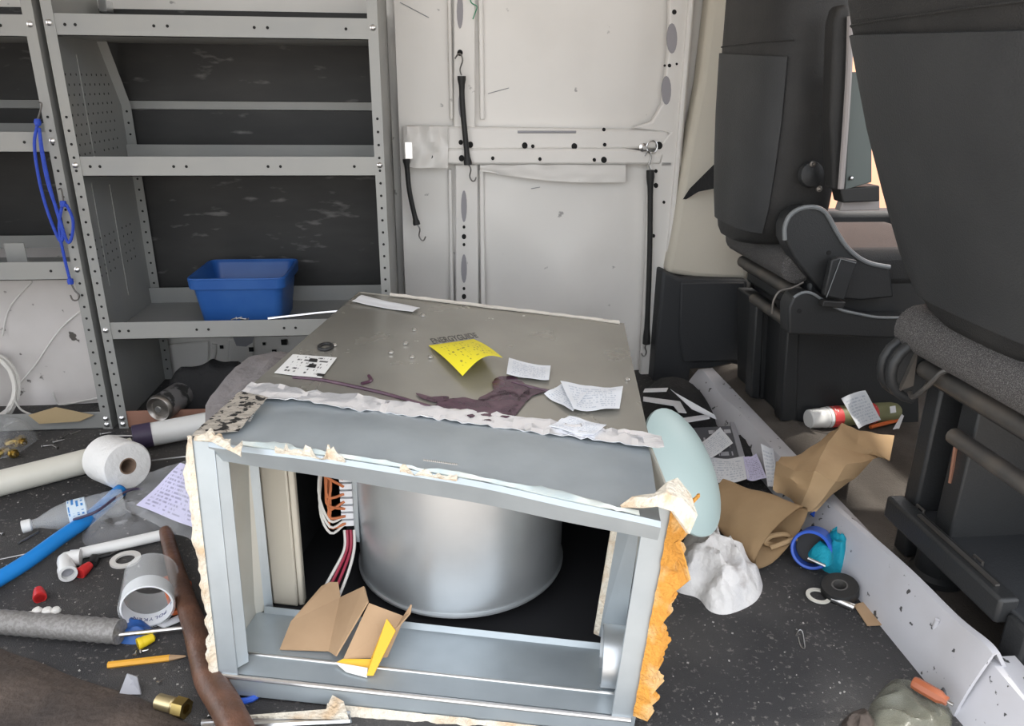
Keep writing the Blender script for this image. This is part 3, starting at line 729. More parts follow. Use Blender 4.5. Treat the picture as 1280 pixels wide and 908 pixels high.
# driver seat: side shields, recliner cover, armrest, pedestal (traced on the plane of the seat's inner side)
SY = 1.885
def sp(pts, name, m, y=SY, th=.03, bv=.006, parent=dr):
    return MB().prism([PY(x, yy, y) for x, yy in pts], (0, th, 0)).build(name, m, parent, bevel=bv, seg=3)
rc = [(981, 300), (981, 284), (987, 270), (1000, 261), (1017, 259), (1030, 264), (1038, 275), (1046, 290), (1058, 308), (1073, 322), (1090, 330), (1112, 334), (1118, 372), (1075, 376), (1035, 372), (1010, 345), (992, 322)]
sp(rc, 'recliner_cover', 'shield', SY-.02, .06)
MB().tube(smoothpath([PY(x, y, SY-.022) for x, y in rc[:12]], 44), .006, 8).build('cover_edge', 'shield_edge', dr)
sh = [(986, 385), (992, 372), (1003, 366), (1015, 367), (1030, 376), (1050, 387), (1075, 393), (1100, 397), (1145, 397), (1145, 425), (986, 418)]
sp(sh, 'side_shield', 'shield', SY-.035, .06)
MB().tube(smoothpath([PY(x, y, SY-.038) for x, y in sh[1:9]], 36), .004, 8).build('shield_edge', 'shield_edge', dr)
sp([(990, 412), (1150, 417), (1150, 536), (1040, 535), (982, 527)], 'pedestal_box', 'shield', 1.975, .22, .01)
MB().span((.985, 1.91, .40), (1.45, 2.33, .505)).build('seat_pan', 'shield', dr, bevel=.01)
sp([(984, 412), (1000, 412), (996, 529), (976, 527)], 'pedestal_edge', 'shield', 1.968, .05, .006)
sp([(945, 378), (956, 378), (950, 500), (938, 498)], 'pedestal_edge', 'shield', 2.12, .05, .006)
sp([(952, 380), (972, 380), (968, 500), (950, 500)], 'pedestal_edge', 'shield', 2.14, .2, .006)
sp([(1030, 370), (1040, 325), (1050, 322), (1072, 326), (1056, 376)], 'belt_stalk', 'shield', SY-.06, .02, .004)
MB().tube([PY(1033, 372, SY-.062), PY(1051, 324, SY-.062), PY(1070, 329, SY-.062)], .0012, 6).build('stalk_edge', 'shield_edge', dr)
sp([(1030, 376), (1058, 378), (1054, 386), (1028, 384)], 'buckle', 'rubber', SY-.062, .03, .003)
MB().lathe([(.034, 0), (.030, .012), (.012, .018), (.001, .019)], PY(1013, 218, SY+.01), (0, -1, .1), 18).build('hinge_boss', 'shield', dr)
for x, y in ((1015, 205), (1023, 236)): MB().lathe([(.008, 0), (.008, .006), (.004, .007), (.004, .003)], PY(x, y, SY), (0, -1, 0), 10).build('bolt', 'can_steel', dr)
for x, y in ((1036, 316), (999, 389)): MB().lathe([(.006, 0), (.006, .002)], PY(x, y, SY-.036 if y > 350 else SY-.0205), (0, -1, 0), 10).build('plug_hole', 'hole', dr)
sp([(1043, 30), (1048, 10), (1056, 4), (1064, 10), (1063, 100), (1058, 238), (1042, 238), (1038, 150)], 'armrest', 'seat_black', 1.80, .05, .008)
MB().tube(smoothpath([PY(x, y, 1.79) for x, y in [(1063, 20), (1061, 90), (1056, 170), (1051, 236)]], 14), .0075, 8).build('armrest_edge', 'grey_edge', dr)
ap = sp([(1063, 90), (1090, 90), (1090, 228), (1056, 238)], 'armrest_plate', 'armrest_plate', 1.83, .02, .003)
MB().lathe([(.006, 0), (.004, .004), (.001, .005)], PY(1064, 223, 1.826), (0, -1, 0), 10).build('screw', 'zinc', dr)
sp([(1050, 236), (1100, 232), (1100, 252), (1054, 254)], 'armrest_hinge', 'rubber', 1.83, .05, .004)
sp([(1054, 252), (1100, 250), (1100, 263), (1050, 264)], 'armrest_bracket', 'grey_edge', 1.86, .03, .003)
# wire clip and cranked bracket at the tube's end
MB().tube(smoothpath([PY(x, y, SY-.05) for x, y in [(965, 392), (967, 376), (975, 364), (990, 360), (1004, 353)]], 20), .003, 6).build('release_wire', 'dark_steel', dr)
# seat belt
sb = flat([PY(x, y, Y) for x, y, Y in [(892, 206, 2.36), (892, 236, 2.36), (872, 240, 2.43), (856, 250, 2.503), (853, 250, 2.503), (862, 236, 2.47)]], .004).build('seat_belt', 'black_cloth')
tag(sb, 'black seat belt webbing stretched from pillar trim to driver seat', 'seat belt')
# passenger seat: rounded end cap, gusset, rail, tray, pedestal
cx = V((.95, ORG[ps.name].y+.255*.62, .475))
pts = [(.95+.062*math.cos(a), 0, .468+.062*math.sin(a)) for a in [PI*.25+k*PI/9 for k in range(12)]]
MB().tube([(x, cx.y+.012, z) for x, _, z in pts], .011, 10).build('end_loop', 'shield', ps)
MB().tube([(x, cx.y+.045, z) for x, _, z in pts], .011, 10).build('end_loop', 'shield', ps)
MB().prism([(x, cx.y+.006, z) for x, _, z in pts], (0, .03, 0)).build('end_plate', 'shield', ps)
MB().prism([(.925, cx.y-.004, .51), (.93, cx.y-.004, .44), (.905, cx.y-.004, .43)], (0, .012, 0)).build('gusset', 'dark_steel', ps)
MB().tube(smoothpath([(.918, cx.y-.015, .43), (.91, cx.y-.04, .432), (.915, cx.y-.07, .47), (.925, cx.y-.09, .505), (.95, cx.y-.12, .515)], 22), .005, 8).build('release_wire', 'dark_steel', ps)
MB().span((.975, 1.30, .05), (1.05, 1.345, .44)).build('pedestal_post', 'shield', ps, bevel=.006)
MB().span((.985, 1.20, .05), (1.4, 1.25, .44)).build('pedestal_side', 'shield', ps, bevel=.004)
MB().tube([(.98, 1.235, .36), (.985, 1.232, .27)], .004, 6).build('post_edge', 'copper', ps)
MB().span((.955, .80, .150), (1.45, 1.30, .165)).build('tray', 'trim_black', ps, bevel=.004)
rl = MB().span((.930, .985, .135), (.968, 1.335, .185)).build('tray_rail', 'shield', ps, bevel=.006)
MB().span((.945, 1.02, .186), (.953, 1.25, .190)).build('rail_slide', 'can_steel', rl)
MB().span((.945, .93, .05), (1.42, .985, .16)).build('pedestal_foot', 'shield', ps, bevel=.008)
MB().lathe([(.055, 0), (.055, .012), (.045, .02), (.045, .10)], (1.01, 1.24, .045), (0, 0, 1), 20).build('pedestal_foot', 'shield', ps)
MB().span((1.3, .93, .05), (1.45, 1.25, .45)).build('pedestal_box', 'shield', ps)
for yy in (1.28, 1.10): MB().tube([(.972, yy-.01, .165), (.972, yy-.01, .185), (.972, yy+.012, .185), (.972, yy+.012, .165)], .003, 6).build('tray_clip', 'can_steel', ps)
# ================================================================== rubber straps on the door
def hook(p, q, flip=1):
    """open S-hook wire from p hanging to q"""
    p, q = V(p), V(q); l = (q-p).length; s_ = V((1, 0, 0))*flip*l*.28
    return smoothpath([p, lerp(p, q, .3)+s_*.25, lerp(p, q, .7)-s_*.3, q, q+s_*.55+V((0, 0, .0)), lerp(p, q, .78)+s_*1.1], 24)
def strap(pts, h1, h2, label, w=.010):
    pts = [V(p) for p in pts]; t = thing('rubber_strap', label, 'strap', pts[-1].to_tuple(), 'black rubber straps on the van wall')
    p = smoothpath(pts, 16); k = len(p)
    MB().tube(p, [w*(1.35 if i in (0, 1, k-2, k-1) else 1)*(.9 if 2 < i < k-3 else 1) for i in range(k)], 10).build('band', 'rubber', t)
    for h in (h1, h2):
        if h: MB().tube(h, .0026, 6).build('hook', 'wire_steel', t)
    return t
KY = DY-.055
strap([PY(577, 95, KY), PY(578, 130, KY), PY(582, 175, KY), PY(585, 206, KY)], hook(PY(577, 94, KY), PY(576, 68, KY), -1), hook(PY(586, 206, KY), PY(590, 226, KY)), 'black rubber strap hooked high in the upright door channel')
strap([PY(508, 199, KY), PY(512, 240, KY), PY(521, 281, KY)], None, hook(PY(522, 281, KY), PY(527, 300, KY)), 'short black rubber strap hanging from the latch beside the rack', .009)
strap([PY(813, 213, KY), PY(812, 320, KY), PY(808, 430, KY)], hook(PY(813, 212, KY), PY(812, 190, KY), -1), hook(PY(808, 430, KY), PY(806, 445, KY), -1), 'long black rubber strap stretched down the door edge from a ring')
tag(MB().tube([PY(815, 184, KY+.005)+V((.018*math.cos(k*PI/8), 0, .020*math.sin(k*PI/8))) for k in range(16)], .0022, 6, closed=True).build('steel_ring', 'zinc'), 'thin steel ring on the latch bolt of the door', 'ring')
tag(MB().tube(smoothpath([PY(x, y, DY-.028) for x, y in [(586, -10), (589, 3), (596, 8), (594, 16), (591, 24)]], 24), .0018, 6).build('green_wire', 'green'), 'thin green wire dangling from the upright door channel', 'wire')
# blue elastic cord on the left rack post
bc = thing('elastic_cord', 'blue looped elastic cord with hooks hanging on rack post', 'cord', PY(80, 365, 2.17).to_tuple())
for pts in ([(47, 155), (43, 180), (48, 220), (58, 260), (74, 300), (78, 290), (64, 240), (54, 195), (49, 160)], [(49, 160), (52, 190), (60, 230), (72, 265), (84, 302), (90, 295), (91, 275), (84, 258), (79, 254)], [(78, 255), (74, 285), (80, 320), (86, 345), (89, 355)]):
    MB().tube(smoothpath([PY(x, y, 2.175) for x, y in pts], 44), .0042, 8).build('cord', 'blue_cord', bc)
for pts in ([(47, 150), (50, 140), (52, 130), (49, 128)], [(79, 252), (78, 243), (76, 236), (73, 237)], [(89, 355), (94, 364), (99, 369), (97, 375), (91, 375), (88, 369)]):
    MB().tube(smoothpath([PY(x, y, 2.175) for x, y in pts], 20), .0022, 6).build('hook', 'dark_steel', bc)
for x, y in ((47, 153), (79, 255), (88, 352)): MB().lathe([(.007, -.008), (.009, 0), (.007, .008)], PY(x, y, 2.175), (0, .2, 1), 10).build('knot', 'blue_cord', bc)
# ================================================================== things on the rack and under it
lv = zl[2]-.050
bn = thing('storage_bin', 'blue plastic storage bin on the bottom rack shelf', 'bin', (PY(297, 395, 2.40).x, 2.40, lv))
xa, xb = PY(243, 372, 2.28).x, PY(352, 372, 2.28).x; xm = (xa+xb)/2; hx = (xb-xa)/2
def bring(h, gx, gy, r=.025):
    out = []
    for sx, sy, a0 in ((1, 1, 0), (-1, 1, PI/2), (-1, -1, PI), (1, -1, 1.5*PI)):
        for k in range(5):
            a = a0+k*PI/8; out.append(V((xm+sx*(hx+gx-r)+r*math.cos(a), 2.40+sy*(.12+gy-r)+r*math.sin(a), lv+h)))
    return out
MB().rings([bring(.0, -.012, -.012), bring(.125, .004, .004), bring(.126, .014, .012), bring(.155, .016, .014), bring(.157, .008, .006), bring(.15, .002, .001), bring(.008, -.016, -.016)]).build('bin_body', 'blue_plastic', bn)
MB().tube(bring(.156, .013, .011), .004, 6, closed=True).build('rim', 'blue_plastic', bn)
mb = MB()
for k in range(26): mb.lathe([(.004, 0), (.002, .004), (.002, .018)], (PY(lerp(283, 320, rnd.random()), 394, 2.25).x, 2.215+rnd.random()*.03, lv+.002+rnd.random()*.045), (rnd.uniform(-1, 1), rnd.uniform(-1, 1), rnd.uniform(-.2, .3)), 6)
o = stuff(mb.build('loose_screws', 'wire_steel')); o['label'] = 'heap of loose small screws in front of blue bin'; o['category'] = 'screws'
tag(MB().tube([PY(335, 401, 2.23)+V((0, 0, .006)), PY(395, 394, 2.27)+V((0, 0, .006)), PY(470, 385, 2.33)], .006, 8).build('metal_rod', 'zinc'), 'thin pale metal rod lying on the shelf beside blue bin', 'rod')
# white cable coil
cc = thing('cable_coil', 'coil of off-white cable leaning on the wheel arch', 'cable', P(0, 520, 0).to_tuple())
c0 = PY(-12, 485, 2.34)
for k in range(9):
    rr = .075+.0035*(k % 5)+.002*rnd.random(); yo = -.012*(k//3)
    MB().tube([c0+V((rr*1.0*math.cos(a*PI/16), yo+.04*math.sin(a*PI/16)+.004*rnd.random(), rr*1.15*math.sin(a*PI/16)+.004*rnd.random())) for a in range(32)], .0042, 6, closed=True).build('cable_turn', 'rope_white', cc)
MB().tube(smoothpath([PY(x, y, 2.30) for x, y in [(18, 500), (26, 512), (38, 518)]], 10), .003, 6).build('cable_end', 'rope_white', cc)
tag(flat([P(x, y, z) for x, y, z in [(36, 519, .05), (70, 509, .075), (118, 519, .05), (100, 527, .03), (50, 530, .03)]], .004).build('cardboard_scrap', mat('tan_card', (.33, .25, .14), .85)), 'tan cardboard scrap lying behind the rack base rail', 'cardboard')
# aerosol can lying under the bottom shelf
ca = P(197, 509, .085); ax = (P(226, 490, .05)-P(195, 512, .045)); ax.z = 0; ax.normalize()
ct = thing('aerosol_can', 'steel aerosol can lying under the bottom shelf, domed end outward', 'can', (ca.x, ca.y, 0))
MB().lathe([(.002, .016), (.026, .013), (.030, .004), (.036, .0), (.040, .004), (.042, .012), (.040, .016), (.040, .02)], ca+V((0, 0, -.008)), ax, 28).build('can_base', 'can_steel', ct)
MB().lathe([(.040, .018), (.0405, .02), (.0405, .135), (.038, .142), (.028, .155), (.012, .16)], ca+V((0, 0, -.008)), ax, 28).build('can_body', 'can_label', ct)
MB().lathe([(.009, -.003), (.009, .003)], ca+V((0, 0, -.008)), ax, 12).build('valve', 'zinc', ct)
tag(heap([P(x, y, 0) for x, y in [(205, 520), (222, 512), (240, 506), (300, 505), (330, 505), (320, 520), (250, 524), (215, 524)]], .155, .2, 4, fs=9, power=5).build('black_cloth', 'black_cloth'), 'black cloth heaped under the rack behind the spray can', 'cloth')
# grey blanket hanging along the furnace side
gb = [P(268, 560, .0), P(262, 545, 0), P(290, 500, .0), P(330, 450, 0), P(360, 452, 0)]
rings = []
for k in range(15):
    t_ = k/14; p = lerp(B(-.01, .30, 0), B(-.01, .62, 0), t_); ho = .425+.03*math.sin(t_*PI)
    ring = []
    for j in range(18):
        a = PI*j/17; w_ = .056*(1-.2*t_)
        ring.append(V((p.x-.058-w_*math.cos(a)*1.0, p.y, max(0, ho*min(1, math.sin(a)*1.7)+.012*mnoise.noise(V((j*.5, k*.5, 3)))*math.sin(a)))))
    rings.append(ring)
tag(MB().rings(rings).build('grey_blanket', 'grey_cloth'), 'grey padded blanket bunched between furnace side and rack', 'blanket')
# ================================================================== papers and things on top of the furnace
def paper(name, px, m, label, curl=0., wob=.003, seed=0, ang=0., f=None, cat='paper', group=None, th=.0008):
    f = f or (lambda x, y: T(x, y, .004))
    a, b, c, d = [f(*q) for q in px]
    return tag(sheet4(a, b, c, d, curl, 10, 8, th, wob, seed, ang).build(name, m), label, cat, group)
paper('paper_strip', [(440, 378), (516, 391), (525, 386), (452, 370)], 'paper_plain', 'long narrow white paper strip at the back corner of furnace', .0, .004, 1)
# yellow notice: curled, two free corners lifted
ny = thing('yellow_notice', 'curled yellow printed notice lying on the furnace', 'notice', T(580, 450).to_tuple())
g = []
for i in range(11):
    row = []
    for j in range(15):
        u, v = j/14, i/10
        p = lerp(lerp(T(578, 470, .012), T(628, 447, .030), u), lerp(T(536, 432, .004), T(592, 424, .004), u), v)
        p = p+TN*(.020*math.sin(u*PI)*(1-v)+.004*math.sin(v*PI)); row.append(p)
    g.append(row)
MB().grid(g, .0008).build('sheet', 'notice', ny)
dx = (T(592, 424)-T(536, 432)).normalized(); dy = TN.cross(dx)
text_on('ENERGYGUIDE', ny, 'ink', T(571, 428, .006)+dy*.012, dx, dy+TN*.3, .028, .006, 'headline', .62)
paper('receipt', [(633, 471), (686, 477), (688, 460), (636, 451)], 'receipt', 'small rectangular receipt on furnace beside the yellow notice', .004, .003, 2)
paper('receipt', [(716, 516), (774, 514), (778, 489), (700, 482)], 'receipt', 'larger wrinkled receipt on furnace near its right edge', .006, .007, 3, cat='paper')
paper('receipt', [(680, 494), (716, 516), (735, 492), (703, 481)], 'receipt', 'receipt half tucked under the larger wrinkled receipt', .002, .004, 8)
paper('receipt', [(686, 535), (742, 546), (758, 533), (712, 522)], 'receipt', 'receipt lying against the foil tape beyond the purple spill', .002, .003, 4)
paper('receipt', [(690, 532), (716, 536), (722, 526), (702, 524)], 'receipt', 'torn receipt corner beneath another receipt at the foil tape', .0, .002, 5)
# ================================================================== torn carton in the furnace mouth
cb = thing('torn_carton', 'torn brown and yellow cardboard carton in the furnace opening', 'carton', P(420, 830, .045).to_tuple())
def cp(pts, name, m, th=.003): return flat([P(x, y, z) for x, y, z in pts], th).build(name, m, cb, smooth=False)
cp([(350, 813, .05), (364, 778, .07), (402, 734, .10), (412, 729, .105), (423, 729, .105), (426, 748, .09), (412, 815, .05)], 'carton_panel', 'cardboard')
cp([(426, 748, .09), (456, 734, .14), (461, 753, .135), (421, 821, .06), (412, 815, .05)], 'carton_panel', 'cardboard')
cp([(461, 754, .13), (506, 771, .10), (484, 822, .05), (429, 824, .055)], 'carton_panel', 'cardboard')
cp([(484, 774, .12), (495, 789, .10), (467, 845, .045), (459, 845, .045), (465, 822, .06)], 'carton_flap', 'yellow_card')
cp([(506, 771, .10), (515, 757, .125), (513, 768, .11), (495, 789, .10)], 'carton_flap', 'cardboard')
cp([(429, 824, .056), (466, 824, .056), (461, 836, .045), (421, 828, .05)], 'carton_flap', 'yellow_card')
cp([(419, 829, .05), (460, 836, .05), (459, 848, .042), (433, 841, .044)], 'carton_label', 'tag_white')
# ================================================================== floor, left of the furnace
def cyl(a, b, r, n=20): return MB().tube([a, b], r, n)
a, b = P(-30, 612, .033), P(166, 562, .033)
t = thing('plastic_pipe', 'thick cream plastic pipe lying on the floor behind paper roll', 'pipe', ((a+b)/2*1).to_tuple())
ax = (b-a).normalized(); l = (b-a).length
MB().lathe([(.030, 0), (.033, 0), (.033, l), (.030, l)], a, ax, 28, closed=True).build('pipe_wall', 'pvc_cream', t)
# paper roll
fc = P(160, 583, .078); ax = V((.72, -.66, .12)).normalized(); rr = .062
t = thing('paper_roll', 'white paper towel roll lying beside the thick cream pipe', 'paper roll', (fc.x-.04, fc.y+.04, 0))
MB().lathe([(.021, 0), (rr-.004, 0), (rr, -.005), (rr, -.113), (rr-.004, -.118), (.021, -.118)], fc, ax, 40, closed=True).build('tissue', 'tissue', t)
MB().lathe([(.018, .0005), (.0212, .0005), (.0212, -.118), (.018, -.118)], fc, ax, 24, closed=True).build('core', 'brown_core', t)
# white tube with dark purple sleeve
a, b = P(176, 546, .042), P(300, 522, .05)
t = thing('sealant_tube', 'white tube with a dark purple end against the furnace', 'tube', (a.x, a.y, 0)); ax = (b-a).normalized(); l = (b-a).length
MB().lathe([(.03, 0), (.036, .002), (.036, .05)], a-ax*.02, ax, 24).build('end_cap', 'purple', t)
MB().lathe([(.034, .02), (.0345, .022), (.0345, l)], a, ax, 24).build('tube_body', 'pvc', t)
# brass fittings in a clear bag
t = thing('fitting_bag', 'clear plastic bag of brass fittings at the rack foot', 'bag', P(12, 560, 0).to_tuple())
for k, (x, y) in enumerate([(2, 566), (10, 562), (16, 556), (24, 552), (6, 556), (32, 549), (14, 566)]):
    MB().lathe([(.006, 0), (.010, 0), (.010, .006), (.013, .006), (.013, .016), (.008, .016), (.008, .026), (.006, .026)], P(x, y, .012), (rnd.uniform(-1, 1), rnd.uniform(-1, 1), rnd.uniform(-.3, .6)), 8, closed=True).build('brass_fitting', 'brass', t)
heap([P(x, y, 0) for x, y in [(-25, 572), (12, 572), (36, 558), (48, 548), (42, 535), (20, 530), (-10, 532), (-30, 545)]], .045, .6, 12, fs=24).build('film', 'bag_film', t)
# water bottle
a = P(36, 657, .03); b = P(150, 628, .036); ax = (b-a).normalized()
t = thing('water_bottle', 'empty clear plastic water bottle with pale blue label and white cap', 'bottle', (a.x, a.y, 0))
MB().lathe([(.013, -.014), (.0145, -.013), (.0145, .004), (.012, .006)], a, ax, 18).build('cap', 'pvc', t)
MB().lathe([(.0105, .004), (.012, .02), (.018, .032), (.027, .055), (.0325, .08), (.033, .12), (.031, .124), (.033, .128), (.033, .15), (.031, .154), (.033, .158), (.033, .19), (.030, .2), (.002, .198)], a, ax, 28).build('bottle_body', 'clear_film', t)
g = [[a+ax*h+(ax.cross(V((0, 0, 1))).normalized()*math.cos(q)+ax.cross(V((0, 0, 1))).cross(ax).normalized()*math.sin(q))*.0336 for q in [k*2*PI/24 for k in range(25)]] for h in (.082, .12)]
MB().grid(g).build('label', 'bottle_label', t)
# blue hose
p = smoothpath([P(-25, 738, .02), P(30, 705, .02), P(75, 673, .022), P(115, 645, .024), P(150, 614, .026)], 30)
t = thing('blue_hose', 'bright blue hose running across the floor to the bag', 'hose', p[0].to_tuple())
MB().tube(p, .0165, 18).build('hose_wall', 'blue_hose', t)
MB().lathe([(.009, .0), (.0165, 0), (.0168, .002), (.009, .002)], p[-1], p[-1]-p[-2], 18, closed=True).build('hose_end', 'blue_plastic', t)
# clear bag with printed letter
t = thing('document_bag', 'clear plastic bag with a printed lilac sheet beside furnace', 'bag', P(195, 650, 0).to_tuple())
sheet4(P(172, 633, .05), P(246, 662, .05), P(252, 590, .11), P(226, 580, .12), .0, 10, 8, .001, .008, 4).build('printed_sheet', 'letter', t)
g = []
for i in range(13):
    row = []
    for j in range(17):
        u, v = j/16, i/12
        q = lerp(lerp(P(150, 640, .012), P(250, 690, .03), u), lerp(P(180, 600, .05), P(262, 575, .14), u), v)
        q.z += .016+.014*mnoise.noise(V((u*4, v*4, 2))); row.append(q)
    g.append(row)
MB().grid(g).build('film', 'bag_film', t)
heap([P(x, y, 0) for x, y in [(105, 680), (140, 684), (200, 670), (222, 660), (215, 640), (170, 632), (130, 638), (108, 655)]], .035, .7, 5, fs=26).build('film', 'bag_film', t)
MB().tube(smoothpath([P(x, y, z) for x, y, z in [(92, 650, .04), (120, 640, .055), (145, 622, .06), (165, 612, .06), (178, 612, .05)]], 20), .0032, 6).build('zip_strip', 'purple', t)
# thin pvc pipe and elbow
a, b = P(101, 692, .013), P(212, 667, .02)
t = thing('thin_pipe', 'short thin white plastic pipe beside the clear bags', 'pipe', a.to_tuple()); ax = (b-a).normalized(); l = (b-a).length
MB().lathe([(.009, 0), (.0125, 0), (.0125, l), (.009, l)], a, ax, 20, closed=True).build('pipe_wall', 'pvc', t)
t = thing('pipe_elbow', 'white plastic pipe elbow at the end of the thin pipe', 'elbow', P(88, 720, 0).to_tuple())
e1 = P(101, 697, .018); e0 = P(80, 699, .02); e2 = P(85, 718, .022)
MB().tube(smoothpath([e1, lerp(e1, e0, .6), e0+V((.004, -.004, 0)), lerp(e0, e2, .5), lerp(e0, e2, .8)], 14), .0155, 18).build('elbow_body', 'pvc', t)
ax = (e2-e0).normalized()
MB().lathe([(.0125, 0), (.018, 0), (.018, -.022), (.0125, -.022)], e2, ax, 22, closed=True).build('socket', 'pvc', t)
MB().lathe([(.0125, 0), (.018, 0), (.018, -.02), (.0125, -.02)], e1, (e1-e0).normalized(), 22, closed=True).build('socket', 'pvc', t)
MB().lathe([(.012, -.012), (.0005, -.012), (.0005, -.014), (.012, -.014)], e2, ax, 18, closed=True).build('bore', 'grey_plastic', t)
# wire nuts
def nut(c, ax, col, label, s=1.):
    t = thing('wire_nut', label, 'wire nut', (c.x, c.y, 0), 'wire nuts on the floor')
    MB().lathe([(.0075*s, 0), (.009*s, .001), (.0095*s, .012*s), (.007*s, .026*s), (.003*s, .0285*s), (.0005, .029*s)], c, ax, 14).build('shell', col, t)
    MB().lathe([(.0098*s, .0), (.0102*s, .002*s), (.0102*s, .006*s), (.0098*s, .007*s)], c, ax, 14).build('skirt', col, t)
nut(P(99, 718, .010), P(114, 705, .010)-P(99, 718, .010), 'red', 'red wire nut lying between pipe elbow and black cutter', 1.25)
nut(P(50, 748, .010), P(47, 732, .010)-P(50, 748, .010), 'red', 'red wire nut alone on the dark floor mat', 1.25)
nut(P(172, 806, .009), P(190, 798, .009)-P(172, 806, .009), 'yellow', 'yellow wire nut lying by the metal rod and pencil', 1.1)
t = thing('bit_driver', 'small black bit holder with a steel shank on the floor', 'tool', P(125, 698, 0).to_tuple())
MB().tube([P(116, 706, .008), P(119, 698, .009), P(124, 697, .008)], [.009, .011, .006], 10).build('grip', 'rubber', t)
MB().tube([P(122, 697, .007), P(138, 693, .006)], .0045, 8).build('shaft', 'rubber', t); MB().tube([P(138, 693, .006), P(150, 687, .005)], .0016, 6).build('bit', 'wire_steel', t)
def washer(c, R, r): return MB().lathe([(R-r, 0), (R+r, 0), (R+r, r*.8), (R-r, r*.8)], c, (0, 0, 1), 32, closed=True)
tag(washer(P(157, 701, .001), .0255, .006).build('plastic_ring', 'rope_white'), 'flat white plastic washer beside the clear tape roll', 'ring')
# clear tape roll with printed core
ce = P(184, 754, .052); ax = V((.24, -.97, -.02)).normalized()
t = thing('tape_roll', 'clear film tape roll with blue printed white core', 'tape', (ce.x, ce.y+.04, 0))
MB().lathe([(.0475, 0), (.0505, 0), (.0505, -.105), (.0475, -.105)], ce+ax*.012, ax, 40, closed=True).build('film', 'clear_film', t)
MB().lathe([(.0440, 0), (.0468, 0), (.0468, -.036), (.0440, -.036)], ce+ax*.012, ax, 40, closed=True).build('core', 'paper_plain', t)
sx = ax.cross(V((0, 0, 1))).normalized(); sz = sx.cross(ax).normalized()
if sz.z < 0: sz = -sz
for i, ch in enumerate('POLYKEN'):
    th = math.radians(-128+i*12.5); rad = sx*math.cos(th)+sz*math.sin(th); tang = -sx*math.sin(th)+sz*math.cos(th)
    if tang.x < 0: tang = -tang
    text_on(ch, t, 'ink_blue', ce+ax*(-.006)+rad*.0436, -tang, ax if (-tang).cross(ax).dot(-rad) > 0 else -ax, .013, .0003)
for i, ch in enumerate('POL'):
    th = math.radians(-176+i*11); rad = sx*math.cos(th)+sz*math.sin(th); tang = -sx*math.sin(th)+sz*math.cos(th)
    if tang.x < 0: tang = -tang
    text_on(ch, t, 'ink_blue', ce+ax*(-.010)+rad*.0436, -tang, ax if (-tang).cross(ax).dot(-rad) > 0 else -ax, .013, .0003)
# orange utility thing, blue rag, rod, pencil
tag(flat([P(x, y, .004) for x, y in [(202, 728), (222, 720), (240, 732), (240, 765), (214, 772)]], .012).build('orange_case', 'orange', bevel=.004), 'flat orange plastic case between tape roll and wooden handle', 'case')
tag(flat([P(x, y, .003) for x, y in [(196, 782), (228, 768), (232, 775), (205, 786)]], .002).build('paper_slip', 'receipt'), 'narrow printed paper slip under the wooden handle', 'paper')
tag(heap([P(x, y, 0) for x, y in [(140, 784), (165, 778), (190, 786), (192, 800), (170, 806), (145, 802)]], .022, .5, 3, fs=30).build('blue_rag', 'blue_plastic'), 'crumpled blue rag beneath the thin metal rod', 'rag')
tag(cyl(P(130, 796, .026), P(243, 784, .012), .0045, 10).build('metal_rod', 'zinc'), 'thin metal rod lying over the blue rag on the floor', 'rod')
a, b = P(135, 832, .005), P(212, 823, .005); ax = (b-a).normalized(); l = (b-a).length
t = thing('pencil', 'yellow carpenter pencil on the floor near brass fitting', 'pencil', a.to_tuple())
MB().lathe([(.0062, 0), (.0062, l)], a, ax, 6).build('shaft', 'pencil', t); MB().lathe([(.006, l), (.0015, l+.028)], a, ax, 6).build('sharpened_wood', 'cardboard', t); MB().lathe([(.0016, l+.027), (.0004, l+.034)], a, ax, 6).build('lead', 'rubber', t)
tag(flat([P(x, y, z) for x, y, z in [(150, 868, .004), (160, 842, .03), (172, 846, .03), (177, 868, .004)]], .003).build('plastic_corner', 'grey_plastic'), 'grey plastic corner scrap standing near the brown mat', 'scrap')
# brass fitting with hex nut
a, b = P(198, 877, .016), P(238, 888, .016); ax = (b-a).normalized()
t = thing('brass_fitting', 'brass hose fitting with hex nut on the brown mat edge', 'fitting', a.to_tuple())
MB().lathe([(.008, 0), (.013, 0), (.013, .03), (.011, .032), (.011, .04), (.008, .04)], a, ax, 18, closed=True).build('barb', mat('pale_brass', (.62, .52, .3), .35, .9), t)
MB().lathe([(.009, .036), (.017, .036), (.017, .056), (.009, .056)], a, ax, 6, closed=True).build('hex_nut', 'brass', t)
# ribbed hose and foam bits
tag(MB().tube([lerp(P(-20, 776, .03), P(150, 790, .03), k/30) for k in range(31)], [.022 if k % 2 else .0235 for k in range(31)], 16).build('braided_hose', 'braid'), 'grey braided hose lying in front of the brown mat', 'hose')
for k, (x, y, r) in enumerate([(38, 772, .009), (48, 767, .010), (60, 768, .011), (70, 766, .009)]):
    tag(MB().lathe([(.001, 0), (r*.8, .001), (r, r*.5), (r*.7, r*1.1), (.001, r*1.25)], P(x, y, .04), (rnd.uniform(-.3, .3), 0, 1), 10).build('foam_pellet', 'rope_white'), 'small white foam pellet on the braided hose', 'foam', 'white foam pellets by the hose')
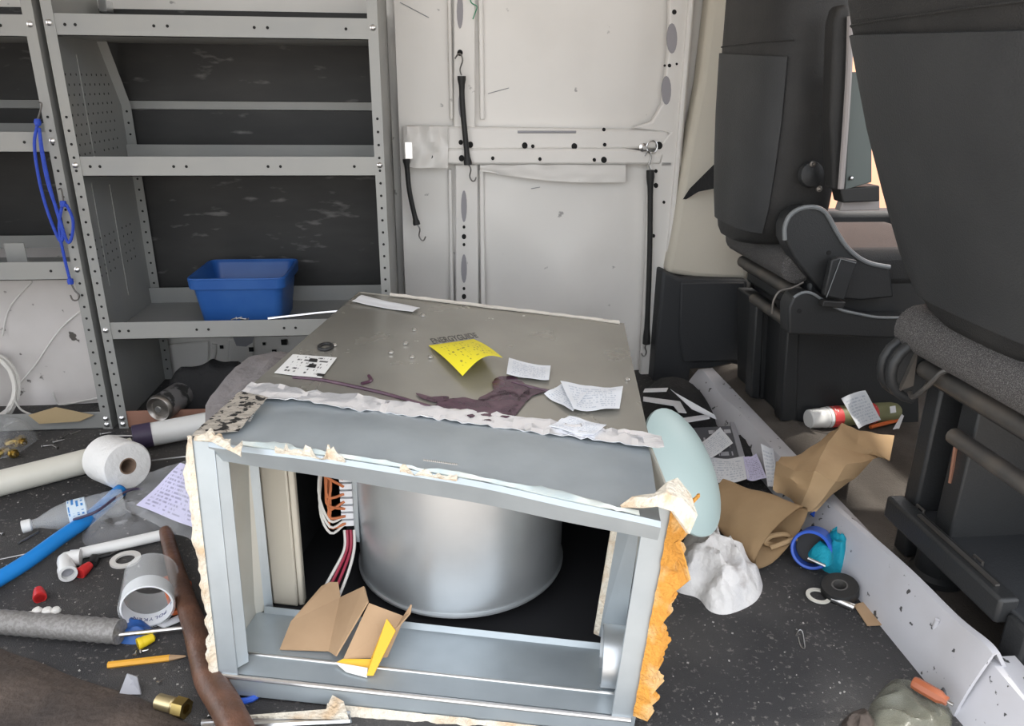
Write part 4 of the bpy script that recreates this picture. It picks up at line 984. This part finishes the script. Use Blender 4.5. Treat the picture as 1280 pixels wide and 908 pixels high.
# screws and bits on the mat
def screw(x, y, ang, L, label, grp, m='wire_steel', z=.004):
    c = P(x, y, z); ax = V((math.cos(ang), math.sin(ang), 0)); t = thing('screw', label, 'screw', (c.x, c.y, 0), grp)
    MB().lathe([(.001, -.001), (.0042, 0), (.0042, .002), (.0018, .004)], c, ax, 8).build('head', m, t); MB().tube([c+ax*.003, c+ax*L], [.0018, .0006], 6).build('shank', m, t)
for x, y, a_ in [(66, 553, .6), (72, 560, 2.5), (88, 543, .9), (125, 543, .4), (52, 558, .2), (76, 548, 1.3)]: screw(x, y, a_, .03, 'small steel screw scattered on the floor by the rack', 'screws near the rack foot')
screw(36, 692, PI+.35, .13, 'long steel lag bolt beside the blue hose', None, z=.007); screw(4, 668, 2.6, .05, 'steel screw at the mat beside the water bottle', None)
for x, y, a_ in [(197, 855, 1), (175, 815, .3), (168, 820, 1.7), (262, 897, 2), (268, 900, .4)]: screw(x, y, a_, .014, 'shiny short screw lying on the mat by the wooden handle', 'short screws by the wooden handle', 'zinc')
tag(cyl(P(22, 680, .003), P(48, 665, .003), .003, 6).build('metal_pin', 'wire_steel'), 'bare grey metal pin under the bottle neck', 'pin')
tag(cyl(P(190, 576, .012), P(232, 571, .02), .0022, 6).build('steel_wire', 'zinc'), 'straight steel wire poking out beside the paper roll', 'wire')
tag(cyl(P(137, 545, .006), P(172, 545, .006), .0025, 6).build('steel_wire', 'zinc'), 'straight steel wire on the floor at the rack foot', 'wire')
# wooden handle under the furnace corner
p = smoothpath([P(207, 664, .03), P(222, 720, .028), P(245, 790, .027), P(262, 848, .026), P(283, 885, .028), P(305, 930, .03)], 24)
t = thing('wooden_handle', 'dark stained broken wooden handle jammed under the furnace corner', 'handle', p[0].to_tuple())
MB().tube(p, [.014+.012*min(1, i/12) for i in range(len(p))], 12).build('shaft', 'wood', t)
# metal rail in front of the furnace, blue ring below it
t = thing('metal_rail', 'thin galvanized rail lying on the floor before the furnace', 'rail', P(330, 905, 0).to_tuple())
for k in (0, 1): MB().tube([P(252, 904+k*6, .006), P(438, 893+k*8, .006)], .005, 6).build('rail_edge', 'zinc', t)
flat([P(252, 905, .001), P(438, 894, .001), P(440, 904, .001), P(252, 914, .001)], .002).build('rail_web', 'galv', t)
tag(MB().tube([P(306, 866, .006)+V((.026*math.cos(k*PI/10), .020*math.sin(k*PI/10), 0)) for k in range(20)], .0055, 8, closed=True).build('blue_ring', 'blue_rim'), 'blue plastic ring under the furnace front edge', 'ring')
tag(flat([P(300, 898, .012), P(436, 900, .012), P(430, 880, .02), P(416, 872, .022), P(408, 890, .014), P(380, 892, .012)], .006).build('insulation_scrap', 'torn_paper'), 'torn cream insulation scrap on the rail before the furnace', 'insulation')
# brown mat at the door edge
g = []
for i in range(15):
    row = []
    for j in range(31):
        u, v = j/30, i/14; e = lerp(V((-1.10, 1.36, 0)), V((-.36, .98, 0)), u)
        q = e+V((-.10, -.42, 0))*v
        h = .028*min(1, v*7)+.010*mnoise.noise(V((u*7, v*5, 1)))*min(1, v*5)
        q.y += .012*mnoise.noise(V((u*6, 0, 4))); q.z = max(.001, h); row.append(q)
    g.append(row)
tag(MB().grid(g, .004).build('brown_mat', 'brown_mat'), 'dirty dark brown rubber mat rumpled at the door edge', 'mat')
# ================================================================== floor, right of the furnace
# mint plastic lid leaning on the furnace side
mc = PY(842, 590, 1.32)+V((.022, .0, 0)); n_ = V((.55, -.62, .55)).normalized(); ua = V((0, 0, 1))-n_*n_.z; ua.normalize(); ub = ua.cross(n_)
rings = []
for k in range(9):
    t_ = k/8; rr = 1-t_*.98; h = .035*(1-rr**2.2)
    rings.append([mc+(ua*.135*math.cos(a*PI/20)+ub*.098*math.sin(a*PI/20))*rr+n_*h for a in range(40)])
rb = [[q-n_*.006 for q in r_] for r_ in rings]
tag(MB().rings(list(reversed(rb))+rings).build('oval_tray', 'mint'), 'pale mint oval plastic tray leaning against the furnace', 'tray')
t = thing('striped_bag', 'black fabric bag with white stripes beside the pillar trim', 'bag', P(845, 520, 0).to_tuple())
heap([P(x, y, 0) for x, y in [(800, 520), (806, 490), (830, 483), (868, 492), (893, 520), (890, 545), (850, 552), (815, 548)]], .085, .25, 6, fs=9).build('bag_body', 'black_cloth', t)
for k, pts in enumerate(([(806, 487), (835, 486), (833, 490), (804, 491)], [(804, 497), (850, 503), (858, 517), (848, 516), (842, 508), (804, 502)], [(852, 524), (886, 519), (887, 524), (856, 529)])):
    flat([P(x, y, .096-.01*k) for x, y in pts], .003).build('stripe', 'white_stripe', t)
tag(flat([P(x, y, z) for x, y, z in [(838, 487, .12), (845, 492, .12), (893, 519, .09), (896, 525, .07), (865, 512, .10)]], .002).build('folded_leaflet', 'paper_plain'), 'folded white leaflet on the black striped bag', 'leaflet')
bk = thing('magazine', 'dark printed magazine on the floor beside the white sill', 'magazine', P(900, 560, 0).to_tuple())
a, b, c, d = P(868, 592, .02), P(928, 590, .02), P(914, 533, .04), P(858, 536, .04)
MB().prism([a-V((0, 0, .015)), b-V((0, 0, .015)), c-V((0, 0, .015)), d-V((0, 0, .015))], (0, 0, .014)).build('pages', 'paper_plain', bk)
sheet4(a+V((0, 0, .001)), b+V((0, 0, .001)), c+V((0, 0, .001)), d+V((0, 0, .001))).build('cover', 'cover_dark', bk)
MB().prism([P(912, 530, .04), P(918, 530, .04), P(935, 588, .02), P(928, 590, .02)], (0, 0, .006)).build('spine', 'grey_plastic', bk)
fl = lambda z: (lambda x, y: P(x, y, z))
paper('receipt', [(884, 577), (916, 556), (900, 537), (872, 558)], 'receipt', 'tilted receipt lying on the dark magazine', .004, .004, 6, f=fl(.05))
paper('paper_sheet', [(878, 608), (936, 602), (930, 574), (880, 575)], 'receipt', 'printed white sheet between magazine and kraft paper bag', .006, .006, 7, f=fl(.035))
paper('paper_sheet', [(934, 602), (958, 600), (945, 570), (929, 573)], 'letter', 'lilac printed sheet at the white sill beside paper bag', .004, .004, 8, f=fl(.04))
tag(sheet4(P(960, 611, .02), P(972, 606, .03), PX(966, 562, .86), PX(951, 556, .85), .004, 6, 6, .001, .006, 9).build('paper_sheet', 'receipt'), 'creased paper standing against the white sill', 'paper')
tag(heap([P(x, y, 0) for x, y in [(912, 545), (928, 545), (942, 562), (945, 585), (930, 590), (920, 570)]], .03, .5, 9, fs=20).build('black_cloth', 'black_cloth'), 'small black cloth wedged between magazine and white sill', 'cloth')
# kraft paper bag with open mouth
t = thing('paper_bag', 'brown kraft paper bag with its open mouth toward the floor', 'paper bag', P(930, 660, 0).to_tuple())
m0, m1 = P(943, 702, .035), P(1010, 640, .115); b0, b1 = P(876, 640, .03), P(905, 600, .05)
rings = []
for k in range(13):
    v = k/12; l_ = lerp(b0, m0, v); r_ = lerp(b1, m1, v); hgt = lerp(.012, .046, v); ring = []
    for j in range(28):
        a = 2*PI*j/28; s_ = math.cos(a)*.5+.5; q = lerp(r_, l_, s_); up = V((0, 0, 1))*hgt*math.sin(a)*(1 if math.sin(a) > 0 else 1.15)
        q = q+up+V((0, 0, .006*mnoise.noise(V((j*.3, k*.4, 2))))); q.z = max(q.z, .003); ring.append(q)
    rings.append(ring)
MB().rings(rings, caps=False).build('bag_wall', 'kraft', t)
MB().add(rings[0], [tuple(range(28))]).build('bag_bottom', 'kraft', t)
inn = [[lerp(q, sum(r_, V())/28, .05) for q in r_] for r_ in rings[5:13]]
MB().rings(inn, caps=False).build('bag_lining', 'kraft', t)
c = lerp(P(985, 690, .03), P(975, 676, .06), .5)
MB().tube(smoothpath([c+V((.03*math.cos(k*1.1), .02+.012*math.sin(k*.7), .012*math.sin(k*1.3))) for k in range(9)], 40), .006, 8).build('crumple', 'kraft', t)
# crumpled kraft paper over the sill
K = [[(966, 612, .10), (985, 622, .09), (1000, 634, .09), (1012, 641, .085), (1020, 639, .09)],
     [(968, 592, .13), (988, 600, .15), (1010, 612, .15), (1030, 622, .13), (1042, 618, .12)],
     [(970, 578, .135), (990, 588, .165), (1018, 590, .20), (1045, 602, .17), (1068, 599, .14)],
     [(976, 572, .13), (1000, 574, .16), (1025, 572, .195), (1058, 580, .185), (1092, 574, .155)],
     [(991, 575, .12), (1012, 560, .16), (1036, 552, .20), (1070, 565, .165), (1100, 572, .15)],
     [(1008, 566, .11), (1026, 551, .16), (1048, 538, .21), (1072, 553, .175), (1112, 576, .16)],
     [(1020, 556, .10), (1036, 543, .15), (1052, 529, .21), (1075, 538, .19), (1118, 545, .17)]]
g0 = [[P(x, y, z) for x, y, z in r_] for r_ in K]; g = []
for i in range(25):
    fi = i/24*6; i0 = min(int(fi), 5); row = []
    for j in range(25):
        fj = j/24*4; j0 = min(int(fj), 3); q = lerp(lerp(g0[i0][j0], g0[i0][j0+1], fj-j0), lerp(g0[i0+1][j0], g0[i0+1][j0+1], fj-j0), fi-i0)
        q.z += .006*mnoise.noise(V((i*.35, j*.35, 6))); row.append(q)
    g.append(row)
kr = tag(MB().grid(g, .0015).build('kraft_paper', 'kraft', ang=25), 'crumpled brown kraft paper draped over the white sill', 'paper')
# rag
tag(heap([P(x, y, 0) for x, y in [(842, 735), (850, 690), (868, 655), (892, 668), (905, 700), (935, 712), (953, 728), (945, 752), (912, 768), (888, 765), (872, 748)]], .062, .75, 2, rings=22, per=110, fs=21, power=2.4).build('white_rag', 'rag', ang=70), 'crumpled stained white rag beside the furnace', 'rag')
# blue jar with teal cloth
jc = P(1015, 686, .048); ax = (CAM-jc); ax.z *= .45; ax = (ax.normalized()+V((-.12, 0, .1))).normalized()
t = thing('blue_jar', 'open blue plastic jar lying between paper bag and sill', 'jar', (jc.x, jc.y, 0))
MB().lathe([(.036, 0), (.0405, .001), (.0425, -.001), (.0425, -.014), (.040, -.016), (.039, -.085), (.001, -.09), (.001, -.086), (.035, -.08), (.036, -.01)], jc+ax*.02, ax, 36, closed=True).build('jar_wall', 'blue_rim', t)
MB().lathe([(.0345, -.03), (.001, -.032)], jc+ax*.02, ax, 24).build('jar_inside', 'rubber', t)
t = thing('teal_cloth', 'teal cloth bunched at the mouth of the blue jar', 'cloth', P(1042, 712, 0).to_tuple())
heap([P(x, y, .0) for x, y in [(1024, 700), (1034, 684), (1052, 682), (1058, 700), (1056, 720), (1040, 718), (1028, 712)]], .06, .6, 4, fs=30).build('cloth_fold', 'teal', t, ang=60)
heap([P(x, y, .045) for x, y in [(1010, 694), (1018, 684), (1034, 682), (1042, 696), (1036, 708), (1022, 706)]], .022, .6, 7, fs=34, base=.045).build('cloth_fold', 'teal', t, ang=60)
tag(cyl(P(1010, 698, .055), P(1032, 708, .052), .003, 8).build('metal_pin', 'zinc'), 'short metal pin resting on the teal cloth', 'pin')
tag(flat([P(x, y, z) for x, y, z in [(1012, 643, .05), (1036, 627, .06), (1040, 632, .055), (1018, 648, .04)]], .004).build('blue_wrapper', 'blue_rim'), 'small blue wrapper under the kraft paper', 'wrapper')
# black tape roll, rings, tube, card
c = P(1056, 744, .0)+V((-.012, 0, .006))
t = thing('tape_roll', 'black electrical tape roll lying flat beside the white sill', 'tape', c.to_tuple())
MB().lathe([(.016, 0), (.036, 0), (.0375, .003), (.0375, .019), (.036, .022), (.016, .022)], c, (-.22, -.1, 1), 36, closed=True).build('tape', 'rubber', t)
MB().lathe([(.013, 0), (.016, 0), (.016, .0225), (.013, .0225)], c, (-.22, -.1, 1), 24, closed=True).build('core', mat('tape_core', (.09, .085, .08), .6), t)
tag(washer(P(1023, 746, .002), .021, .004).build('plastic_ring', 'pvc_cream'), 'thin white plastic ring beside the black tape roll', 'ring')
t = thing('steel_tube', 'short bright steel tube before the black tape roll', 'tube', P(1055, 755, 0).to_tuple())
cyl(P(1040, 748, .009), P(1068, 760, .009), .0075, 16).build('tube_wall', 'zinc', t)
tag(flat([P(x, y, .003) for x, y in [(1067, 757), (1082, 753), (1110, 782), (1084, 783)]], .002).build('cardboard_tag', 'cardboard'), 'small tan cardboard card at the foot of the sill', 'card')
tag(MB().tube(smoothpath([P(x, y, .002) for x, y in [(995, 795), (999, 788), (1003, 790), (1005, 800), (1006, 811), (1001, 808), (998, 797)]], 24), .0010, 5).build('bent_wire', 'zinc'), 'thin bent wire clip on the bare floor mat', 'wire')
# bag at the door edge with screwdriver
t = thing('dirty_bag', 'dirty clear plastic bag crumpled at the end of sill', 'bag', P(1135, 890, 0).to_tuple())
heap([P(x, y, 0) for x, y in [(1085, 895), (1095, 872), (1118, 850), (1145, 858), (1172, 868), (1188, 880), (1190, 905), (1180, 930), (1100, 930)]], .022, .9, 3, rings=18, per=90, fs=24, power=6).build('film', 'dirty_film', t)
a, b = P(1140, 852, .045), P(1168, 868, .045); ax = (b-a).normalized()
t = thing('screwdriver', 'screwdriver with an amber orange handle on the dirty bag', 'screwdriver', P(1155, 865, 0).to_tuple())
MB().lathe([(.004, 0), (.010, .002), (.0115, .008), (.0115, .045), (.008, .052), (.008, .058)], a, ax, 8).build('handle', 'amber', t); MB().tube([b, b+ax*.03], .003, 8).build('shaft', 'wire_steel', t)
tag(heap([P(x, y, 0) for x, y in [(1172, 868), (1182, 872), (1188, 884), (1176, 882)]], .02, .5, 8).build('blue_wrapper', 'cover_dark'), 'small blue printed wrapper between screwdriver and sill', 'wrapper')
tag(heap([P(x, y, .05) for x, y in [(1246, 842), (1260, 834), (1290, 836), (1296, 862), (1268, 868), (1250, 856)]], .03, .3, 5, base=.05).build('plastic_dish', mat('pale_plastic', (.5, .55, .56), .3)), 'pale rounded plastic dish lying on the cab floor', 'dish')
tag(heap([P(x, y, 0) for x, y in [(1052, 905), (1066, 893), (1084, 894), (1096, 908), (1080, 925), (1056, 922)]], .02, .7, 6, fs=40).build('straw_clump', 'brown_mat'), 'clump of brown dirt beside the dirty plastic bag', 'dirt')
# cab floor: spray can, receipts, pencil
CZ = .05
a, b = P(1010, 524, CZ+.032), P(1122, 514, CZ+.032); ax = (b-a).normalized(); l = (b-a).length
t = thing('spray_can', 'red and olive spray can with white cap on the cab floor', 'can', (a.x, a.y, CZ))
MB().lathe([(.024, 0), (.0275, .003), (.029, .035), (.029, .048), (.0305, .05), (.0305, .058)], a, ax, 28).build('cap', 'pvc', t)
up = ax.cross(V((0, 0, 1))).normalized(); vp = up.cross(ax)
def wrap(h0, h1, m, nm, r=.0315):
    MB().grid([[a+ax*h+(up*math.cos(q)+vp*math.sin(q))*r for q in [k*2*PI/28 for k in range(29)]] for h in (h0, h1)]).build(nm, m, t)
MB().lathe([(.030, .056), (.0312, .06), (.0312, l-.03), (.026, l-.008), (.02, l)], a, ax, 28).build('can_body', 'olive', t)
wrap(.07, .10, 'label_red', 'label_band'); wrap(.185, .215, 'label_red', 'label_band'); wrap(.058, .068, 'paper_plain', 'label_band')
mb = flat([P(x, y, z) for x, y, z in [(1112, 509, .115), (1119, 508, .115), (1120, 516, .108), (1113, 517, .108)]], .002).build('hazard_mark', 'paper_plain', t)
paper('receipt', [(1072, 535), (1100, 524), (1080, 487), (1050, 497)], 'receipt', 'receipt standing over the spray can on the cab floor', .006, .004, 3, f=lambda x, y: P(x, y, .06+.10*(530-y)/40+.02))
paper('receipt', [(1091, 503), (1109, 502), (1108, 486), (1090, 485)], 'receipt', 'small receipt behind the spray can against the pedestal', .002, .002, 4, f=lambda x, y: P(x, y, .10+.05*(503-y)/18))
t = thing('pencil', 'orange pencil lying in front of the spray can', 'pencil', P(1105, 530, CZ).to_tuple())
cyl(P(1088, 534, CZ+.012), P(1124, 525, CZ+.012), .006, 8).build('shaft', 'orange', t)
paper('paper_sheet', [(1116, 537), (1124, 536), (1130, 520), (1127, 518)], 'paper_plain', 'small white paper slip at the pedestal post of passenger seat', 0, .001, 5, f=fl(.08))
# crumbs of rubble scattered over the mat
mb = MB(); r3 = random.Random(21)
for k in range(230):
    if k % 3 == 0: x, y = r3.uniform(830, 1180), r3.uniform(640, 905)
    elif k % 3 == 1: x, y = r3.uniform(0, 250), r3.uniform(560, 900)
    else: x, y = r3.uniform(-20, 160), r3.uniform(540, 770)
    p = P(x, y, .0)
    if p.x > .83: continue
    s_ = r3.choice([.0007, .0009, .0012, .0018]); mb.box(p+V((0, 0, s_*.4)), (s_*2, s_*1.5, s_), Matrix.Rotation(r3.uniform(0, 3), 3, 'Z'))
o = stuff(mb.build('rubble_crumbs', 'crumb')); o['label'] = 'pale crumbs and grit scattered over the black floor mat'; o['category'] = 'grit'
